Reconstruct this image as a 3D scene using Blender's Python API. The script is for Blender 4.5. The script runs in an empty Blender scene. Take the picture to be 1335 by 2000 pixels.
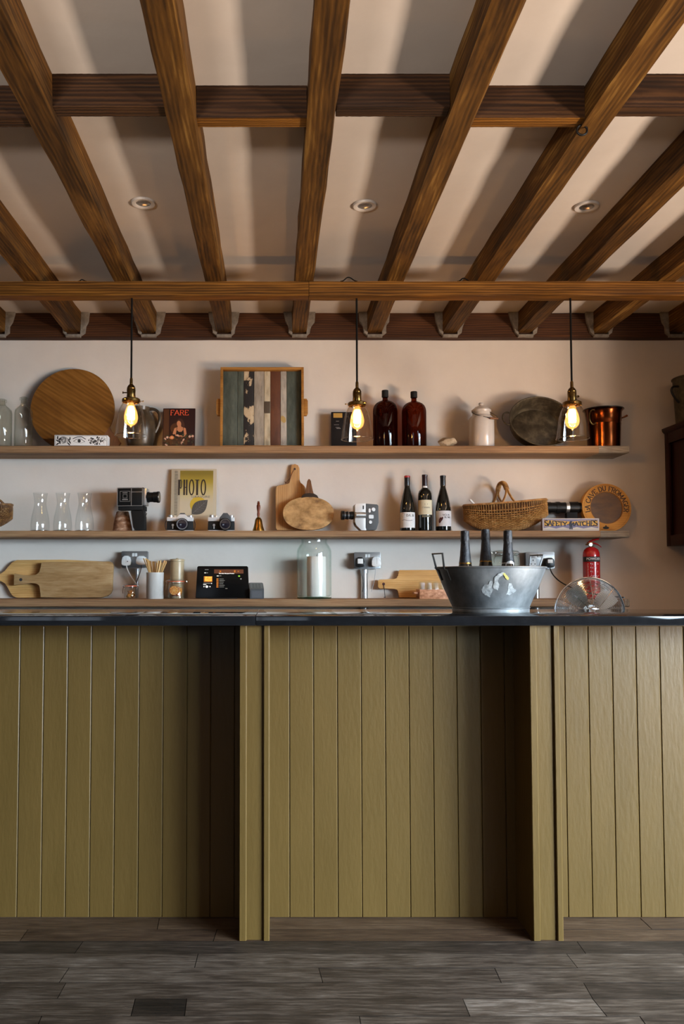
import bpy, bmesh, math, random
from mathutils import Vector, Matrix, Euler
random.seed(7)
PI = math.pi
SC = bpy.context.scene
COL = SC.collection

# ------------------------------------------------------------------ camera
FPX, PITCH, PX0, PY0, EYE = 1600.0, math.radians(2.6), 534.5, 1061.3, 1.22
cam_d = bpy.data.cameras.new('camera')
cam_d.sensor_fit = 'AUTO'
cam_d.sensor_width = 36.0
cam_d.lens = FPX * 36.0 / 2000.0
cam_d.shift_x = (667.5 - PX0) / 2000.0
cam_d.shift_y = (PY0 - 1000.0) / 2000.0
cam_d.clip_start = 0.05
cam = bpy.data.objects.new('camera', cam_d)
cam.location = (0, 0, EYE)
cam.rotation_euler = (PI / 2 + PITCH, 0, 0)
COL.objects.link(cam)
SC.camera = cam

# ------------------------------------------------------------------ world, lights, exposure
SC.view_settings.view_transform = 'Standard'
SC.view_settings.look = 'None'
SC.view_settings.gamma = 1.0
SC.view_settings.use_curve_mapping = False
SC.view_settings.exposure = 0.22
SC.cycles.transparent_max_bounces = 32
SC.cycles.max_bounces = 10
SC.cycles.caustics_reflective = False
SC.cycles.caustics_refractive = False
SC.cycles.sample_clamp_indirect = 4.0

w = bpy.data.worlds.new('daylight_sky')
SC.world = w
w.use_nodes = True
w.node_tree.nodes['Background'].inputs[0].default_value = (0.62, 0.76, 1.0, 1)
w.node_tree.nodes['Background'].inputs[1].default_value = 1.2

def area(name, loc, rot, sx, sy, power, color, spread=PI):
    d = bpy.data.lights.new(name, 'AREA')
    d.shape = 'RECTANGLE'
    d.size, d.size_y = sx, sy
    d.energy, d.color = power, color
    d.spread = spread
    o = bpy.data.objects.new(name, d)
    o.location, o.rotation_euler = loc, rot
    COL.objects.link(o)
    return o
# daylight through the wide window of the right-hand wall and the smaller one behind the camera, plus two lamps added for the ceiling
area('window_daylight', (5.1, -0.5, 1.6), (0, math.radians(62), math.radians(-34)), 1.7, 4.4, 700, (0.68, 0.85, 1.0), math.radians(82))
area('ground_bounce_lamp', (4.55, 0.3, -0.05), (0, math.radians(160), 0), .9, 3.2, 1000, (1.0, 0.80, 0.63))  # upward area lamp added in place of unseen sunlit ground outside
area('rear_ceiling_fill', (-1.7, -2.95, 0.98), (math.radians(121), 0, math.radians(-17)), 1.4, .4, 30, (1.0, 0.86, 0.74), math.radians(46))  # added fill lamp, its narrow beam kept to the ceiling
area('rear_window_daylight', (-1.7, -3.08, 1.55), (PI / 2, 0, 0), 1.5, 1.3, 5, (0.86, 0.93, 1.0))
BULB_POWER = 10.0

# ------------------------------------------------------------------ pixel <-> room helpers (used only to read sizes off the photo)
def at(x, y, Y):
    u = (x - PX0) / FPX; v = -(y - PY0) / FPX
    c, s = math.cos(PITCH), math.sin(PITCH)
    t = Y / (c - v * s)
    return Vector((u * t, Y, EYE + (s + v * c) * t))
def atz(x, y, z):
    u = (x - PX0) / FPX; v = -(y - PY0) / FPX
    c, s = math.cos(PITCH), math.sin(PITCH)
    t = (z - EYE) / (s + v * c)
    return Vector((u * t, (c - v * s) * t, z))
class Fr:
    """local frame of a thing standing at pixel column xc, distance Y, height z"""
    def __init__(s, xc, Y, z, yref=None):
        s.Y, s.z0 = Y, z
        s.X = at(xc, 1000 if yref is None else yref, Y).x
        s.o = (s.X, Y, z)
    def p(s, x, y):
        q = at(x, y, s.Y)
        return (q.x - s.X, q.z - s.z0)
    def k(s, n):
        return n * s.Y / FPX

# ------------------------------------------------------------------ materials
def new_mat(name):
    m = bpy.data.materials.new(name)
    m.use_nodes = True
    nt = m.node_tree
    return m, nt, nt.nodes['Principled BSDF']
def rgba(c): return (c[0], c[1], c[2], 1)
def hexlin(h):
    def f(v):
        v /= 255.0
        return v / 12.92 if v <= .04045 else ((v + .055) / 1.055) ** 2.4
    return tuple(f(int(h[i:i + 2], 16)) for i in (0, 2, 4))
def N(nt, t, **kw):
    n = nt.nodes.new(t)
    for k, v in kw.items():
        if k.startswith('i_'): n.inputs[k[2:].replace('_', ' ')].default_value = v
        else: setattr(n, k, v)
    return n
def plain(name, c, rough=0.5, metal=0.0, emit=0, coat=0.0, trans=0, spec=0.5):
    m, nt, b = new_mat(name)
    b.inputs['Base Color'].default_value = rgba(c)
    b.inputs['Roughness'].default_value = rough
    b.inputs['Metallic'].default_value = metal
    b.inputs['Coat Weight'].default_value = coat
    b.inputs['Specular IOR Level'].default_value = spec
    if emit:
        b.inputs['Emission Color'].default_value = rgba(c)
        b.inputs['Emission Strength'].default_value = emit
    return m
def coords(nt, scale, offset_random=True):
    tc = N(nt, 'ShaderNodeTexCoord')
    mp = N(nt, 'ShaderNodeMapping')
    mp.inputs['Scale'].default_value = scale
    nt.links.new(tc.outputs['Object'], mp.inputs['Vector'])
    if offset_random:
        oi = N(nt, 'ShaderNodeObjectInfo')
        mu = N(nt, 'ShaderNodeMath', operation='MULTIPLY')
        mu.inputs[1].default_value = 37.0
        nt.links.new(oi.outputs['Random'], mu.inputs[0])
        nt.links.new(mu.outputs[0], mp.inputs['Location'])
    return mp.outputs['Vector']
def ramp(nt, stops):
    r = N(nt, 'ShaderNodeValToRGB')
    el = r.color_ramp.elements
    el[0].position, el[0].color = stops[0][0], rgba(stops[0][1])
    el[1].position, el[1].color = stops[-1][0], rgba(stops[-1][1])
    for p, c in stops[1:-1]:
        e = el.new(p); e.color = rgba(c)
    return r
def speckle(name, stops, scale=(6, 6, 6), rough=0.6, metal=0.0, bump=0.1, detail=6, rough2=None, dist=0.0, nscale=1.0, bscale=None, coat=0.0):
    m, nt, b = new_mat(name)
    v = coords(nt, scale)
    n = N(nt, 'ShaderNodeTexNoise')
    n.inputs['Scale'].default_value = nscale
    n.inputs['Detail'].default_value = detail
    n.inputs['Roughness'].default_value = 0.62
    n.inputs['Distortion'].default_value = dist
    nt.links.new(v, n.inputs['Vector'])
    r = ramp(nt, stops)
    nt.links.new(n.outputs['Fac'], r.inputs['Fac'])
    nt.links.new(r.outputs['Color'], b.inputs['Base Color'])
    b.inputs['Roughness'].default_value = rough
    b.inputs['Metallic'].default_value = metal
    b.inputs['Coat Weight'].default_value = coat
    if rough2 is not None:
        mr = N(nt, 'ShaderNodeMapRange')
        mr.inputs['To Min'].default_value = rough
        mr.inputs['To Max'].default_value = rough2
        nt.links.new(n.outputs['Fac'], mr.inputs['Value'])
        nt.links.new(mr.outputs['Result'], b.inputs['Roughness'])
    if bump:
        bp = N(nt, 'ShaderNodeBump')
        bp.inputs['Strength'].default_value = bump
        bp.inputs['Distance'].default_value = 0.01
        src = n
        if bscale:
            src = N(nt, 'ShaderNodeTexNoise')
            src.inputs['Scale'].default_value = bscale
            src.inputs['Detail'].default_value = 5
            nt.links.new(v, src.inputs['Vector'])
        nt.links.new(src.outputs['Fac'], bp.inputs['Height'])
        nt.links.new(bp.outputs['Normal'], b.inputs['Normal'])
    return m
def wood(name, stops, axis='X', fine=60.0, coarse=9.0, stretch=14.0, rough=0.6, bump=0.25, wave=0.5, spec=0.22, wscale=3.0):
    """grain running along the local axis"""
    m, nt, b = new_mat(name)
    i = 'XYZ'.index(axis)
    sc = [coarse] * 3; sc[i] = coarse / stretch
    v = coords(nt, sc)
    n = N(nt, 'ShaderNodeTexNoise')
    n.inputs['Scale'].default_value = 1.0
    n.inputs['Detail'].default_value = 8
    n.inputs['Roughness'].default_value = 0.65
    n.inputs['Distortion'].default_value = 0.7
    nt.links.new(v, n.inputs['Vector'])
    fs = [fine * 2.2] * 3; fs[i] = fine * 2.2 / (stretch * 2.0)
    v2 = coords(nt, fs)
    n2 = N(nt, 'ShaderNodeTexNoise')
    n2.inputs['Scale'].default_value = 1.0
    n2.inputs['Detail'].default_value = 4
    nt.links.new(v2, n2.inputs['Vector'])
    # growth rings
    wv = N(nt, 'ShaderNodeTexWave', wave_type='RINGS', rings_direction=axis)
    wv.inputs['Scale'].default_value = wscale
    wv.inputs['Distortion'].default_value = 5.0
    wv.inputs['Detail'].default_value = 3
    wv.inputs['Detail Scale'].default_value = 0.8
    nt.links.new(v, wv.inputs['Vector'])
    mx = N(nt, 'ShaderNodeMix', data_type='FLOAT')
    mx.inputs[0].default_value = 0.34 * wave
    nt.links.new(n.outputs['Fac'], mx.inputs[2])
    nt.links.new(wv.outputs['Fac'], mx.inputs[3])
    mx2 = N(nt, 'ShaderNodeMix', data_type='FLOAT')
    mx2.inputs[0].default_value = 0.3
    nt.links.new(mx.outputs[0], mx2.inputs[2])
    nt.links.new(n2.outputs['Fac'], mx2.inputs[3])
    r = ramp(nt, stops)
    nt.links.new(mx2.outputs[0], r.inputs['Fac'])
    nt.links.new(r.outputs['Color'], b.inputs['Base Color'])
    b.inputs['Roughness'].default_value = rough
    b.inputs['Specular IOR Level'].default_value = spec
    bp = N(nt, 'ShaderNodeBump')
    bp.inputs['Strength'].default_value = bump
    bp.inputs['Distance'].default_value = 0.006
    nt.links.new(mx2.outputs[0], bp.inputs['Height'])
    nt.links.new(bp.outputs['Normal'], b.inputs['Normal'])
    return m
def glass(name, tint=(0.985, 0.99, 0.987), edge=(0.90, 0.92, 0.915), refl=0.04, gain=0.16, rough=0.02, power=3.0, glow=None):
    """thin clear glass: see-through sheet with a reflection that grows at grazing angles"""
    m = bpy.data.materials.new(name)
    m.use_nodes = True
    nt = m.node_tree
    nt.nodes.clear()
    out = N(nt, 'ShaderNodeOutputMaterial')
    lw = N(nt, 'ShaderNodeLayerWeight')
    lw.inputs['Blend'].default_value = 0.5
    pw = N(nt, 'ShaderNodeMath', operation='POWER'); pw.inputs[1].default_value = power
    ma = N(nt, 'ShaderNodeMath', operation='MULTIPLY_ADD'); ma.inputs[1].default_value = gain; ma.inputs[2].default_value = refl
    mixc = N(nt, 'ShaderNodeMix', data_type='RGBA')
    mixc.inputs[6].default_value = rgba(tint); mixc.inputs[7].default_value = rgba(edge)
    tr = N(nt, 'ShaderNodeBsdfTransparent')
    gl = N(nt, 'ShaderNodeBsdfGlossy'); gl.inputs['Roughness'].default_value = rough
    mx = N(nt, 'ShaderNodeMixShader')
    nt.links.new(lw.outputs['Facing'], pw.inputs[0])
    nt.links.new(pw.outputs[0], ma.inputs[0])
    nt.links.new(pw.outputs[0], mixc.inputs[0])
    nt.links.new(mixc.outputs[2], tr.inputs['Color'])
    nt.links.new(ma.outputs[0], mx.inputs[0])
    nt.links.new(tr.outputs[0], mx.inputs[1])
    nt.links.new(gl.outputs[0], mx.inputs[2])
    if glow:
        em = N(nt, 'ShaderNodeEmission'); em.inputs['Color'].default_value = rgba(glow[0]); em.inputs['Strength'].default_value = glow[1]
        ad = N(nt, 'ShaderNodeAddShader')
        nt.links.new(mx.outputs[0], ad.inputs[0]); nt.links.new(em.outputs[0], ad.inputs[1])
        nt.links.new(ad.outputs[0], out.inputs['Surface'])
    else:
        nt.links.new(mx.outputs[0], out.inputs['Surface'])
    return m

H = hexlin
MAT = {}
MAT['wall'] = speckle('plaster_wall', [(0.3, (0.61, 0.54, 0.475)), (0.7, (0.67, 0.60, 0.53))], (3, 3, 3), 0.9, bump=0.12, bscale=7)
MAT['ceiling'] = speckle('plaster_ceiling', [(0.3, (0.56, 0.50, 0.45)), (0.7, (0.62, 0.56, 0.505))], (3, 3, 3), 0.9, bump=0.12, bscale=5)
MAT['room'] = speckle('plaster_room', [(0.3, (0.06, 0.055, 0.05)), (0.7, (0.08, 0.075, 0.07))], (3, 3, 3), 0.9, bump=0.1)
BEAM = [(0.28, H('140a03')), (0.42, H('382208')), (0.55, H('603f15')), (0.70, H('9a7439'))]
MAT['beam_y'] = wood('aged_oak_joist', BEAM, 'Y', 40, 10, 9, 0.7, 0.5, 0.25)
MAT['beam_x'] = wood('aged_oak_beam', [(0.28, H('2a1604')), (0.45, H('573408')), (0.6, H('80521a')), (0.75, H('a2702a'))], 'X', 45, 11, 14, 0.7, 0.45, 0.6)
MAT['beam_dark'] = wood('dark_oak_noggin', [(0.3, H('150c06')), (0.5, H('301d0f')), (0.7, H('55381e'))], 'X', 45, 11, 12, 0.7, 0.5, 0.6)
MAT['beam_plate'] = wood('red_oak_plate', [(0.3, H('1e0f06')), (0.5, H('3c2210')), (0.7, H('553218'))], 'X', 45, 11, 12, 0.7, 0.4, 0.6)
MAT['shelf'] = wood('oak_shelf', [(0.25, H('58402a')), (0.45, H('856447')), (0.6, H('9d7c5a')), (0.78, H('b79873'))], 'X', 60, 12, 14, 0.65, 0.3, 0.25)
MAT['shelf_grey'] = wood('weathered_shelf_end', [(0.3, H('4d4235')), (0.5, H('857868')), (0.7, H('b0a594'))], 'X', 60, 18, 6, 0.75, 0.5, 0.3)
MAT['olive'] = speckle('olive_paint', [(0.3, (0.086, 0.0510, 0.0125)), (0.7, (0.101, 0.0605, 0.016))], (9, 9, 2), 0.42, bump=0.1, bscale=9)
MAT['olive'].node_tree.nodes['Principled BSDF'].inputs['Specular IOR Level'].default_value = 0.32
MAT['stone'] = speckle('dark_stone', [(0.3, (0.006, 0.0062, 0.007)), (0.7, (0.010, 0.0105, 0.012))], (30, 30, 30), 0.05, bump=0.0, rough2=0.07)
MAT['stone'].node_tree.nodes['Principled BSDF'].inputs['Specular IOR Level'].default_value = 0.38
MAT['plaster_lump'] = speckle('plaster_lump', [(0.3, H('5f564c')), (0.7, H('8d8377'))], (30, 30, 30), 0.9, bump=0.5)
MAT['black'] = plain('black_plastic', (0.008, 0.008, 0.008), 0.35, spec=0.25)
MAT['black_matt'] = plain('black_leatherette', (0.010, 0.010, 0.010), 0.65, spec=0.25)
MAT['cord'] = plain('black_fabric_cord', (0.008, 0.007, 0.006), 0.9, spec=0.1)
MAT['brass_dark'] = speckle('antique_brass', [(0.3, H('3b2d18')), (0.7, H('8a6c3c'))], (40, 40, 40), 0.32, 1.0, bump=0.05)
MAT['brass'] = speckle('brass', [(0.3, H('6a4d20')), (0.7, H('9c783a'))], (30, 30, 30), 0.32, 1.0, bump=0.03)
MAT['chrome'] = plain('chrome', (0.72, 0.72, 0.72), 0.16, 1.0)
MAT['silver'] = plain('satin_aluminium', (0.62, 0.62, 0.61), 0.32, 0.85)
MAT['silver_light'] = plain('silver_paint', (0.60, 0.60, 0.59), 0.35, 0.25)
MAT['steel'] = plain('brushed_steel', (0.27, 0.28, 0.285), 0.36, 0.8)
MAT['conduit'] = plain('galvanised_conduit', (0.55, 0.56, 0.56), 0.3, 0.9)
MAT['white'] = plain('white_plastic', (0.72, 0.72, 0.70), 0.35)
MAT['enamel'] = speckle('cream_enamel', [(0.3, (0.50, 0.45, 0.41)), (0.7, (0.56, 0.51, 0.47))], (8, 8, 8), 0.2, bump=0.02)
MAT['zinc'] = speckle('galvanised_zinc', [(0.25, (0.10, 0.108, 0.112)), (0.5, (0.19, 0.20, 0.205)), (0.75, (0.31, 0.32, 0.32))], (14, 14, 10), 0.46, 0.55, bump=0.06, rough2=0.62)
MAT['zinc_old'] = speckle('old_dull_zinc', [(0.25, H('221c12')), (0.5, H('473d2d')), (0.75, H('756a55'))], (16, 16, 16), 0.5, 0.55, bump=0.12, rough2=0.7)
MAT['zinc_jug'] = speckle('tarnished_zinc', [(0.25, H('2a261c')), (0.75, H('5e5642'))], (40, 40, 40), 0.6, 0.4, bump=0.15)
MAT['copper'] = speckle('copper', [(0.3, H('4c2411')), (0.7, H('7d421f'))], (12, 12, 12), 0.2, 1.0, bump=0.04)
MAT['wire'] = plain('dark_wire', (0.03, 0.028, 0.026), 0.4, 0.8)
MAT['glass'] = glass('clear_glass')
MAT['glass_old'] = glass('old_greenish_glass', (0.95, 0.955, 0.94), (0.66, 0.68, 0.64), 0.045, 0.16, 0.03)
MAT['glass_jar'] = glass('pale_green_glass', (0.975, 0.99, 0.982), (0.80, 0.87, 0.83), 0.04, 0.16)
MAT['glass_rim'] = glass('lamp_glass_rim', (0.9, 0.86, 0.8), (0.8, 0.74, 0.66), 0.22, 0.4)
MAT['glass_shade'] = glass('lamp_glass', (0.995, 0.985, 0.97), (0.91, 0.86, 0.79), 0.045, 0.30)
MAT['glass_bulb'] = glass('amber_bulb_glass', (1.0, 0.93, 0.78), (0.97, 0.66, 0.34), 0.04, 0.15, glow=((1.0, 0.48, 0.12), 0.75))
MAT['amber'] = glass('amber_glass', (0.30, 0.085, 0.016), (0.09, 0.020, 0.004), 0.03, 0.12, 0.03)
MAT['filament'] = plain('glowing_filament', (1.0, 0.58, 0.20), 0.5, emit=70)
MAT['bottle'] = plain('dark_bottle_glass', (0.006, 0.007, 0.006), 0.06, coat=0.5)
MAT['foil'] = speckle('black_foil', [(0.3, (0.014, 0.014, 0.016)), (0.7, (0.03, 0.03, 0.034))], (60, 60, 60), 0.38, 0.3, bump=0.5)
MAT['cap_black'] = plain('black_capsule', (0.012, 0.012, 0.013), 0.3)
MAT['cap_wine'] = plain('dark_wine_capsule', (0.028, 0.012, 0.014), 0.3)
MAT['red'] = plain('red_paint', (0.42, 0.012, 0.014), 0.25, coat=0.4)
MAT['red_seal'] = plain('orange_rubber', (0.75, 0.11, 0.03), 0.5)
MAT['paper'] = plain('white_paper', (0.70, 0.69, 0.67), 0.7)
MAT['paper_cream'] = plain('cream_paper', (0.66, 0.58, 0.40), 0.7)
MAT['paper_grey'] = plain('pale_grey_paper', (0.62, 0.59, 0.59), 0.7)
MAT['ink'] = plain('black_ink', (0.02, 0.018, 0.018), 0.7)
MAT['ink_grey'] = plain('grey_ink', (0.17, 0.15, 0.14), 0.7)
MAT['terracotta'] = speckle('limed_terracotta', [(0.3, H('5f3f2b')), (0.5, H('8b6448')), (0.7, H('b59a83'))], (30, 30, 60), 0.85, bump=0.2)
MAT['stoneware'] = speckle('pale_stoneware', [(0.3, (0.50, 0.49, 0.46)), (0.7, (0.60, 0.59, 0.56))], (12, 12, 12), 0.3, bump=0.03)
MAT['stoneware_tan'] = speckle('tan_stoneware', [(0.3, H('a3906f')), (0.7, H('bba987'))], (14, 14, 14), 0.35, bump=0.03)
MAT['pitcher'] = speckle('brown_glazed_stoneware', [(0.3, H('1f1810')), (0.5, H('3b2f21')), (0.7, H('554531'))], (12, 12, 12), 0.32, bump=0.06)
MAT['wicker'] = speckle('willow', [(0.25, H('6b4520')), (0.5, H('a8793f')), (0.75, H('c9a066'))], (40, 40, 40), 0.55, bump=0.1)
MAT['wicker_dark'] = speckle('dark_willow', [(0.25, H('33200f')), (0.5, H('684522')), (0.75, H('93703f'))], (40, 40, 40), 0.6, bump=0.1)
MAT['round_board'] = wood('dark_mango_wood', [(0.25, H('4a2b10')), (0.46, H('704719')), (0.6, H('8b5e28')), (0.78, H('b0834a'))], 'X', 25, 7, 7, 0.5, 0.08, 0.25)
MAT['board_light'] = wood('pale_board', [(0.25, H('9c713f')), (0.5, H('c39558')), (0.75, H('dab47c'))], 'X', 60, 14, 8, 0.55, 0.15, 0.5)
MAT['board_grey'] = wood('worn_grey_board', [(0.25, H('5d4527')), (0.45, H('92724a')), (0.6, H('a78a62')), (0.78, H('bfa67e'))], 'X', 45, 9, 3.5, 0.6, 0.15, 0.1)
MAT['board_z'] = wood('upright_board', [(0.25, H('8a6038')), (0.5, H('b98a58')), (0.75, H('d3aa78'))], 'Z', 60, 14, 9, 0.55, 0.15, 0.4)
MAT['board_spot'] = speckle('mottled_board', [(0.28, H('5c3a18')), (0.45, H('97703f')), (0.6, H('b98f5a')), (0.75, H('cfa973'))], (14, 14, 20), 0.55, bump=0.08, detail=8)
MAT['handle_wood'] = wood('brown_handle', [(0.3, H('4b2d18')), (0.7, H('8c6040'))], 'Z', 80, 25, 8, 0.5, 0.1, 0.3)
MAT['bell_wood'] = wood('red_turned_wood', [(0.3, H('4e2013')), (0.7, H('8e4a2e'))], 'Z', 80, 40, 6, 0.35, 0.1, 0.3)
MAT['mahogany'] = wood('mahogany', [(0.3, H('140402')), (0.5, H('270a06')), (0.7, H('3a110a'))], 'Z', 40, 10, 12, 0.4, 0.1, 0.4)
MAT['stick'] = wood('pale_birch', [(0.3, H('b08a52')), (0.7, H('dcba82'))], 'Z', 80, 30, 8, 0.6, 0.1, 0.2)
MAT['copper_tray'] = speckle('copper_toned_wood', [(0.3, H('8d5a38')), (0.5, H('bd8460')), (0.7, H('dda986'))], (40, 40, 60), 0.5, 0.1, bump=0.15)
MAT['candle'] = plain('white_wax', (0.80, 0.77, 0.72), 0.5)
MAT['downlight'] = plain('white_downlight_trim', (0.60, 0.56, 0.53), 0.4)
MAT['lens'] = plain('dark_lens_glass', (0.015, 0.013, 0.02), 0.03, coat=1.0)
MAT['grey_panel'] = plain('charcoal_leatherette', (0.055, 0.058, 0.06), 0.6)
MAT['gold'] = plain('gold_print', (0.62, 0.38, 0.10), 0.35, 0.6)
MAT['cheese_box'] = wood('poplar_box', [(0.25, H('9d6624')), (0.5, H('c48c3e')), (0.75, H('d9a758'))], 'X', 60, 14, 6, 0.55, 0.1, 0.4)
MAT['cheese_mid'] = speckle('amber_wood_disc', [(0.3, H('452a08')), (0.7, H('6b4716'))], (12, 12, 30), 0.5, bump=0.05)
MAT['stone_rock'] = speckle('pale_rock', [(0.25, H('6e5c46')), (0.5, H('ab977c')), (0.75, H('d0c0a8'))], (30, 30, 30), 0.9, bump=0.8)
MAT['screen'] = plain('black_screen', (0.004, 0.004, 0.004), 0.2, spec=0.15)

# ------------------------------------------------------------------ mesh builder
class M:
    def __init__(s):
        s.bm = bmesh.new(); s.mi = 0; s.xf = None
    def _v(s, co):
        co = Vector(co)
        if s.xf is not None: co = s.xf @ co
        return s.bm.verts.new(co)
    def _f(s, vs):
        try:
            f = s.bm.faces.new(vs)
        except ValueError:
            return None
        f.material_index = s.mi
        return f
    def box(s, c, size, bev=0.0, rot=None):
        t = bmesh.new()
        bmesh.ops.create_cube(t, size=1)
        for v in t.verts: v.co = Vector((v.co.x * size[0], v.co.y * size[1], v.co.z * size[2]))
        if bev:
            bmesh.ops.bevel(t, geom=t.edges[:], offset=bev, segments=2, affect='EDGES', profile=0.6)
        mat = Matrix.Translation(Vector(c))
        if rot is not None: mat = mat @ Euler(rot).to_matrix().to_4x4()
        s._merge(t, mat)
        return s
    def _merge(s, t, mat):
        mp = {}
        for v in t.verts: mp[v.index if v.index >= 0 else id(v)] = None
        t.verts.index_update()
        vs = [s._v(mat @ v.co) for v in t.verts]
        for f in t.faces: s._f([vs[v.index] for v in f.verts])
        t.free()
    def lathe(s, prof, seg=28, c=(0, 0, 0), rot=None, sx=1.0, sy=1.0, a0=0.0, a1=2 * PI):
        mat = Matrix.Translation(Vector(c))
        if rot is not None: mat = mat @ Euler(rot).to_matrix().to_4x4()
        full = abs(a1 - a0 - 2 * PI) < 1e-6
        n = seg if full else seg + 1
        rings = []
        for (r, z) in prof:
            if r < 1e-6:
                rings.append([s._v(mat @ Vector((0, 0, z)))])
            else:
                rings.append([s._v(mat @ Vector((r * sx * math.cos(a0 + (a1 - a0) * i / seg), r * sy * math.sin(a0 + (a1 - a0) * i / seg), z))) for i in range(n)])
        for a, b in zip(rings[:-1], rings[1:]):
            m_ = seg
            for i in range(m_):
                j = (i + 1) % n
                if len(a) == 1 and len(b) == 1: continue
                if len(a) == 1: s._f([a[0], b[i], b[j]])
                elif len(b) == 1: s._f([a[i], a[j], b[0]])
                else: s._f([a[i], a[j], b[j], b[i]])
        return s
    def cyl(s, p0, p1, r0, r1=None, seg=16, caps=True):
        r1 = r0 if r1 is None else r1
        p0, p1 = Vector(p0), Vector(p1)
        d = (p1 - p0)
        q = Vector((0, 0, 1)).rotation_difference(d.normalized())
        L = d.length
        pr = [(r0, 0), (r1, L)]
        if caps: pr = [(0, 0)] + pr + [(0, L)]
        s.lathe(pr, seg, p0, q.to_euler())
        return s
    def tube(s, pts, r, seg=8, closed=False, caps=True):
        pts = [Vector(p) for p in pts]
        n = len(pts)
        rs = r if isinstance(r, (list, tuple)) else [r] * n
        rings = []
        up = None
        for i, p in enumerate(pts):
            if closed: t = pts[(i + 1) % n] - pts[i - 1]
            elif i == 0: t = pts[1] - pts[0]
            elif i == n - 1: t = pts[-1] - pts[-2]
            else: t = pts[i + 1] - pts[i - 1]
            if t.length < 1e-9: t = Vector((0, 0, 1))
            t.normalize()
            if up is None:
                a = Vector((0, 0, 1)) if abs(t.z) < 0.9 else Vector((1, 0, 0))
                up = (a - t * a.dot(t)).normalized()
            else:
                up = up - t * up.dot(t)
                if up.length < 1e-6:
                    a = Vector((0, 0, 1)) if abs(t.z) < 0.9 else Vector((1, 0, 0))
                    up = a - t * a.dot(t)
                up.normalize()
            bi = t.cross(up)
            rings.append([s._v(p + (up * math.cos(2 * PI * k / seg) + bi * math.sin(2 * PI * k / seg)) * rs[i]) for k in range(seg)])
        m_ = n if closed else n - 1
        for i in range(m_):
            a, b = rings[i], rings[(i + 1) % n]
            for k in range(seg):
                l = (k + 1) % seg
                s._f([a[k], a[l], b[l], b[k]])
        if caps and not closed:
            s._f(list(reversed(rings[0]))); s._f(rings[-1])
        return s
    def prism(s, poly, y0, y1, bev=0.0):
        """outline in XZ, extruded from y0 (front) to y1 (back)"""
        t = bmesh.new()
        a = [t.verts.new((x, y0, z)) for x, z in poly]
        b = [t.verts.new((x, y1, z)) for x, z in poly]
        t.faces.new(a); t.faces.new(list(reversed(b)))
        n = len(poly)
        for i in range(n):
            j = (i + 1) % n
            t.faces.new([a[j], a[i], b[i], b[j]])
        if bev:
            es = [e for e in t.edges if (e.verts[0].co.y == e.verts[1].co.y)]
            bmesh.ops.bevel(t, geom=es, offset=bev, segments=2, affect='EDGES', profile=0.6)
        s._merge(t, Matrix.Identity(4))
        return s
    def prismz(s, poly, z0, z1):
        a = [s._v((x, y, z0)) for x, y in poly]
        b = [s._v((x, y, z1)) for x, y in poly]
        s._f(list(reversed(a))); s._f(b)
        n = len(poly)
        for i in range(n):
            j = (i + 1) % n
            s._f([a[i], a[j], b[j], b[i]])
        return s
    def flat(s, poly, y):
        s._f([s._v((x, y, z)) for x, z in poly]); return s
    def disc(s, cx, cz, rx, rz, y, n=20, rot=0.0):
        c_, s_ = math.cos(rot), math.sin(rot)
        s.flat([(cx + rx * math.cos(2 * PI * i / n) * c_ - rz * math.sin(2 * PI * i / n) * s_, cz + rx * math.cos(2 * PI * i / n) * s_ + rz * math.sin(2 * PI * i / n) * c_) for i in range(n)], y)
        return s
    def rect(s, x0, x1, z0, z1, y): return s.flat([(x0, z0), (x1, z0), (x1, z1), (x0, z1)], y)
    def line(s, pts, wd, y):
        for (x0, z0), (x1, z1) in zip(pts[:-1], pts[1:]):
            d = Vector((x1 - x0, z1 - z0))
            if d.length < 1e-9: continue
            nn = Vector((-d.y, d.x)).normalized() * wd / 2
            e = d.normalized() * wd * 0.2
            s.flat([(x0 - e.x + nn.x, z0 - e.y + nn.y), (x0 - e.x - nn.x, z0 - e.y - nn.y), (x1 + e.x - nn.x, z1 + e.y - nn.y), (x1 + e.x + nn.x, z1 + e.y + nn.y)], y)
        return s
    def sphere(s, c, r, seg=14, sc=(1, 1, 1)):
        t = bmesh.new()
        bmesh.ops.create_uvsphere(t, u_segments=seg, v_segments=max(6, seg // 2), radius=r)
        for v in t.verts: v.co = Vector((v.co.x * sc[0], v.co.y * sc[1], v.co.z * sc[2]))
        s._merge(t, Matrix.Translation(Vector(c)))
        return s
    def wrap(s, R):
        for v in s.bm.verts:
            a = v.co.x / R
            rr = R - v.co.y
            v.co = Vector((rr * math.sin(a), -rr * math.cos(a), v.co.z))
        return s
    def done(s, name, mats, parent=None, loc=None, rot=None, ang=35):
        bmesh.ops.recalc_face_normals(s.bm, faces=s.bm.faces[:])
        me = bpy.data.meshes.new(name)
        s.bm.to_mesh(me); s.bm.free()
        for m in (mats if isinstance(mats, (list, tuple)) else [mats]): me.materials.append(m)
        me.shade_smooth()
        me.set_sharp_from_angle(angle=math.radians(ang))
        o = bpy.data.objects.new(name, me)
        COL.objects.link(o)
        if parent is not None: o.parent = parent
        if loc is not None: o.location = loc
        if rot is not None: o.rotation_euler = rot
        return o

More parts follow.
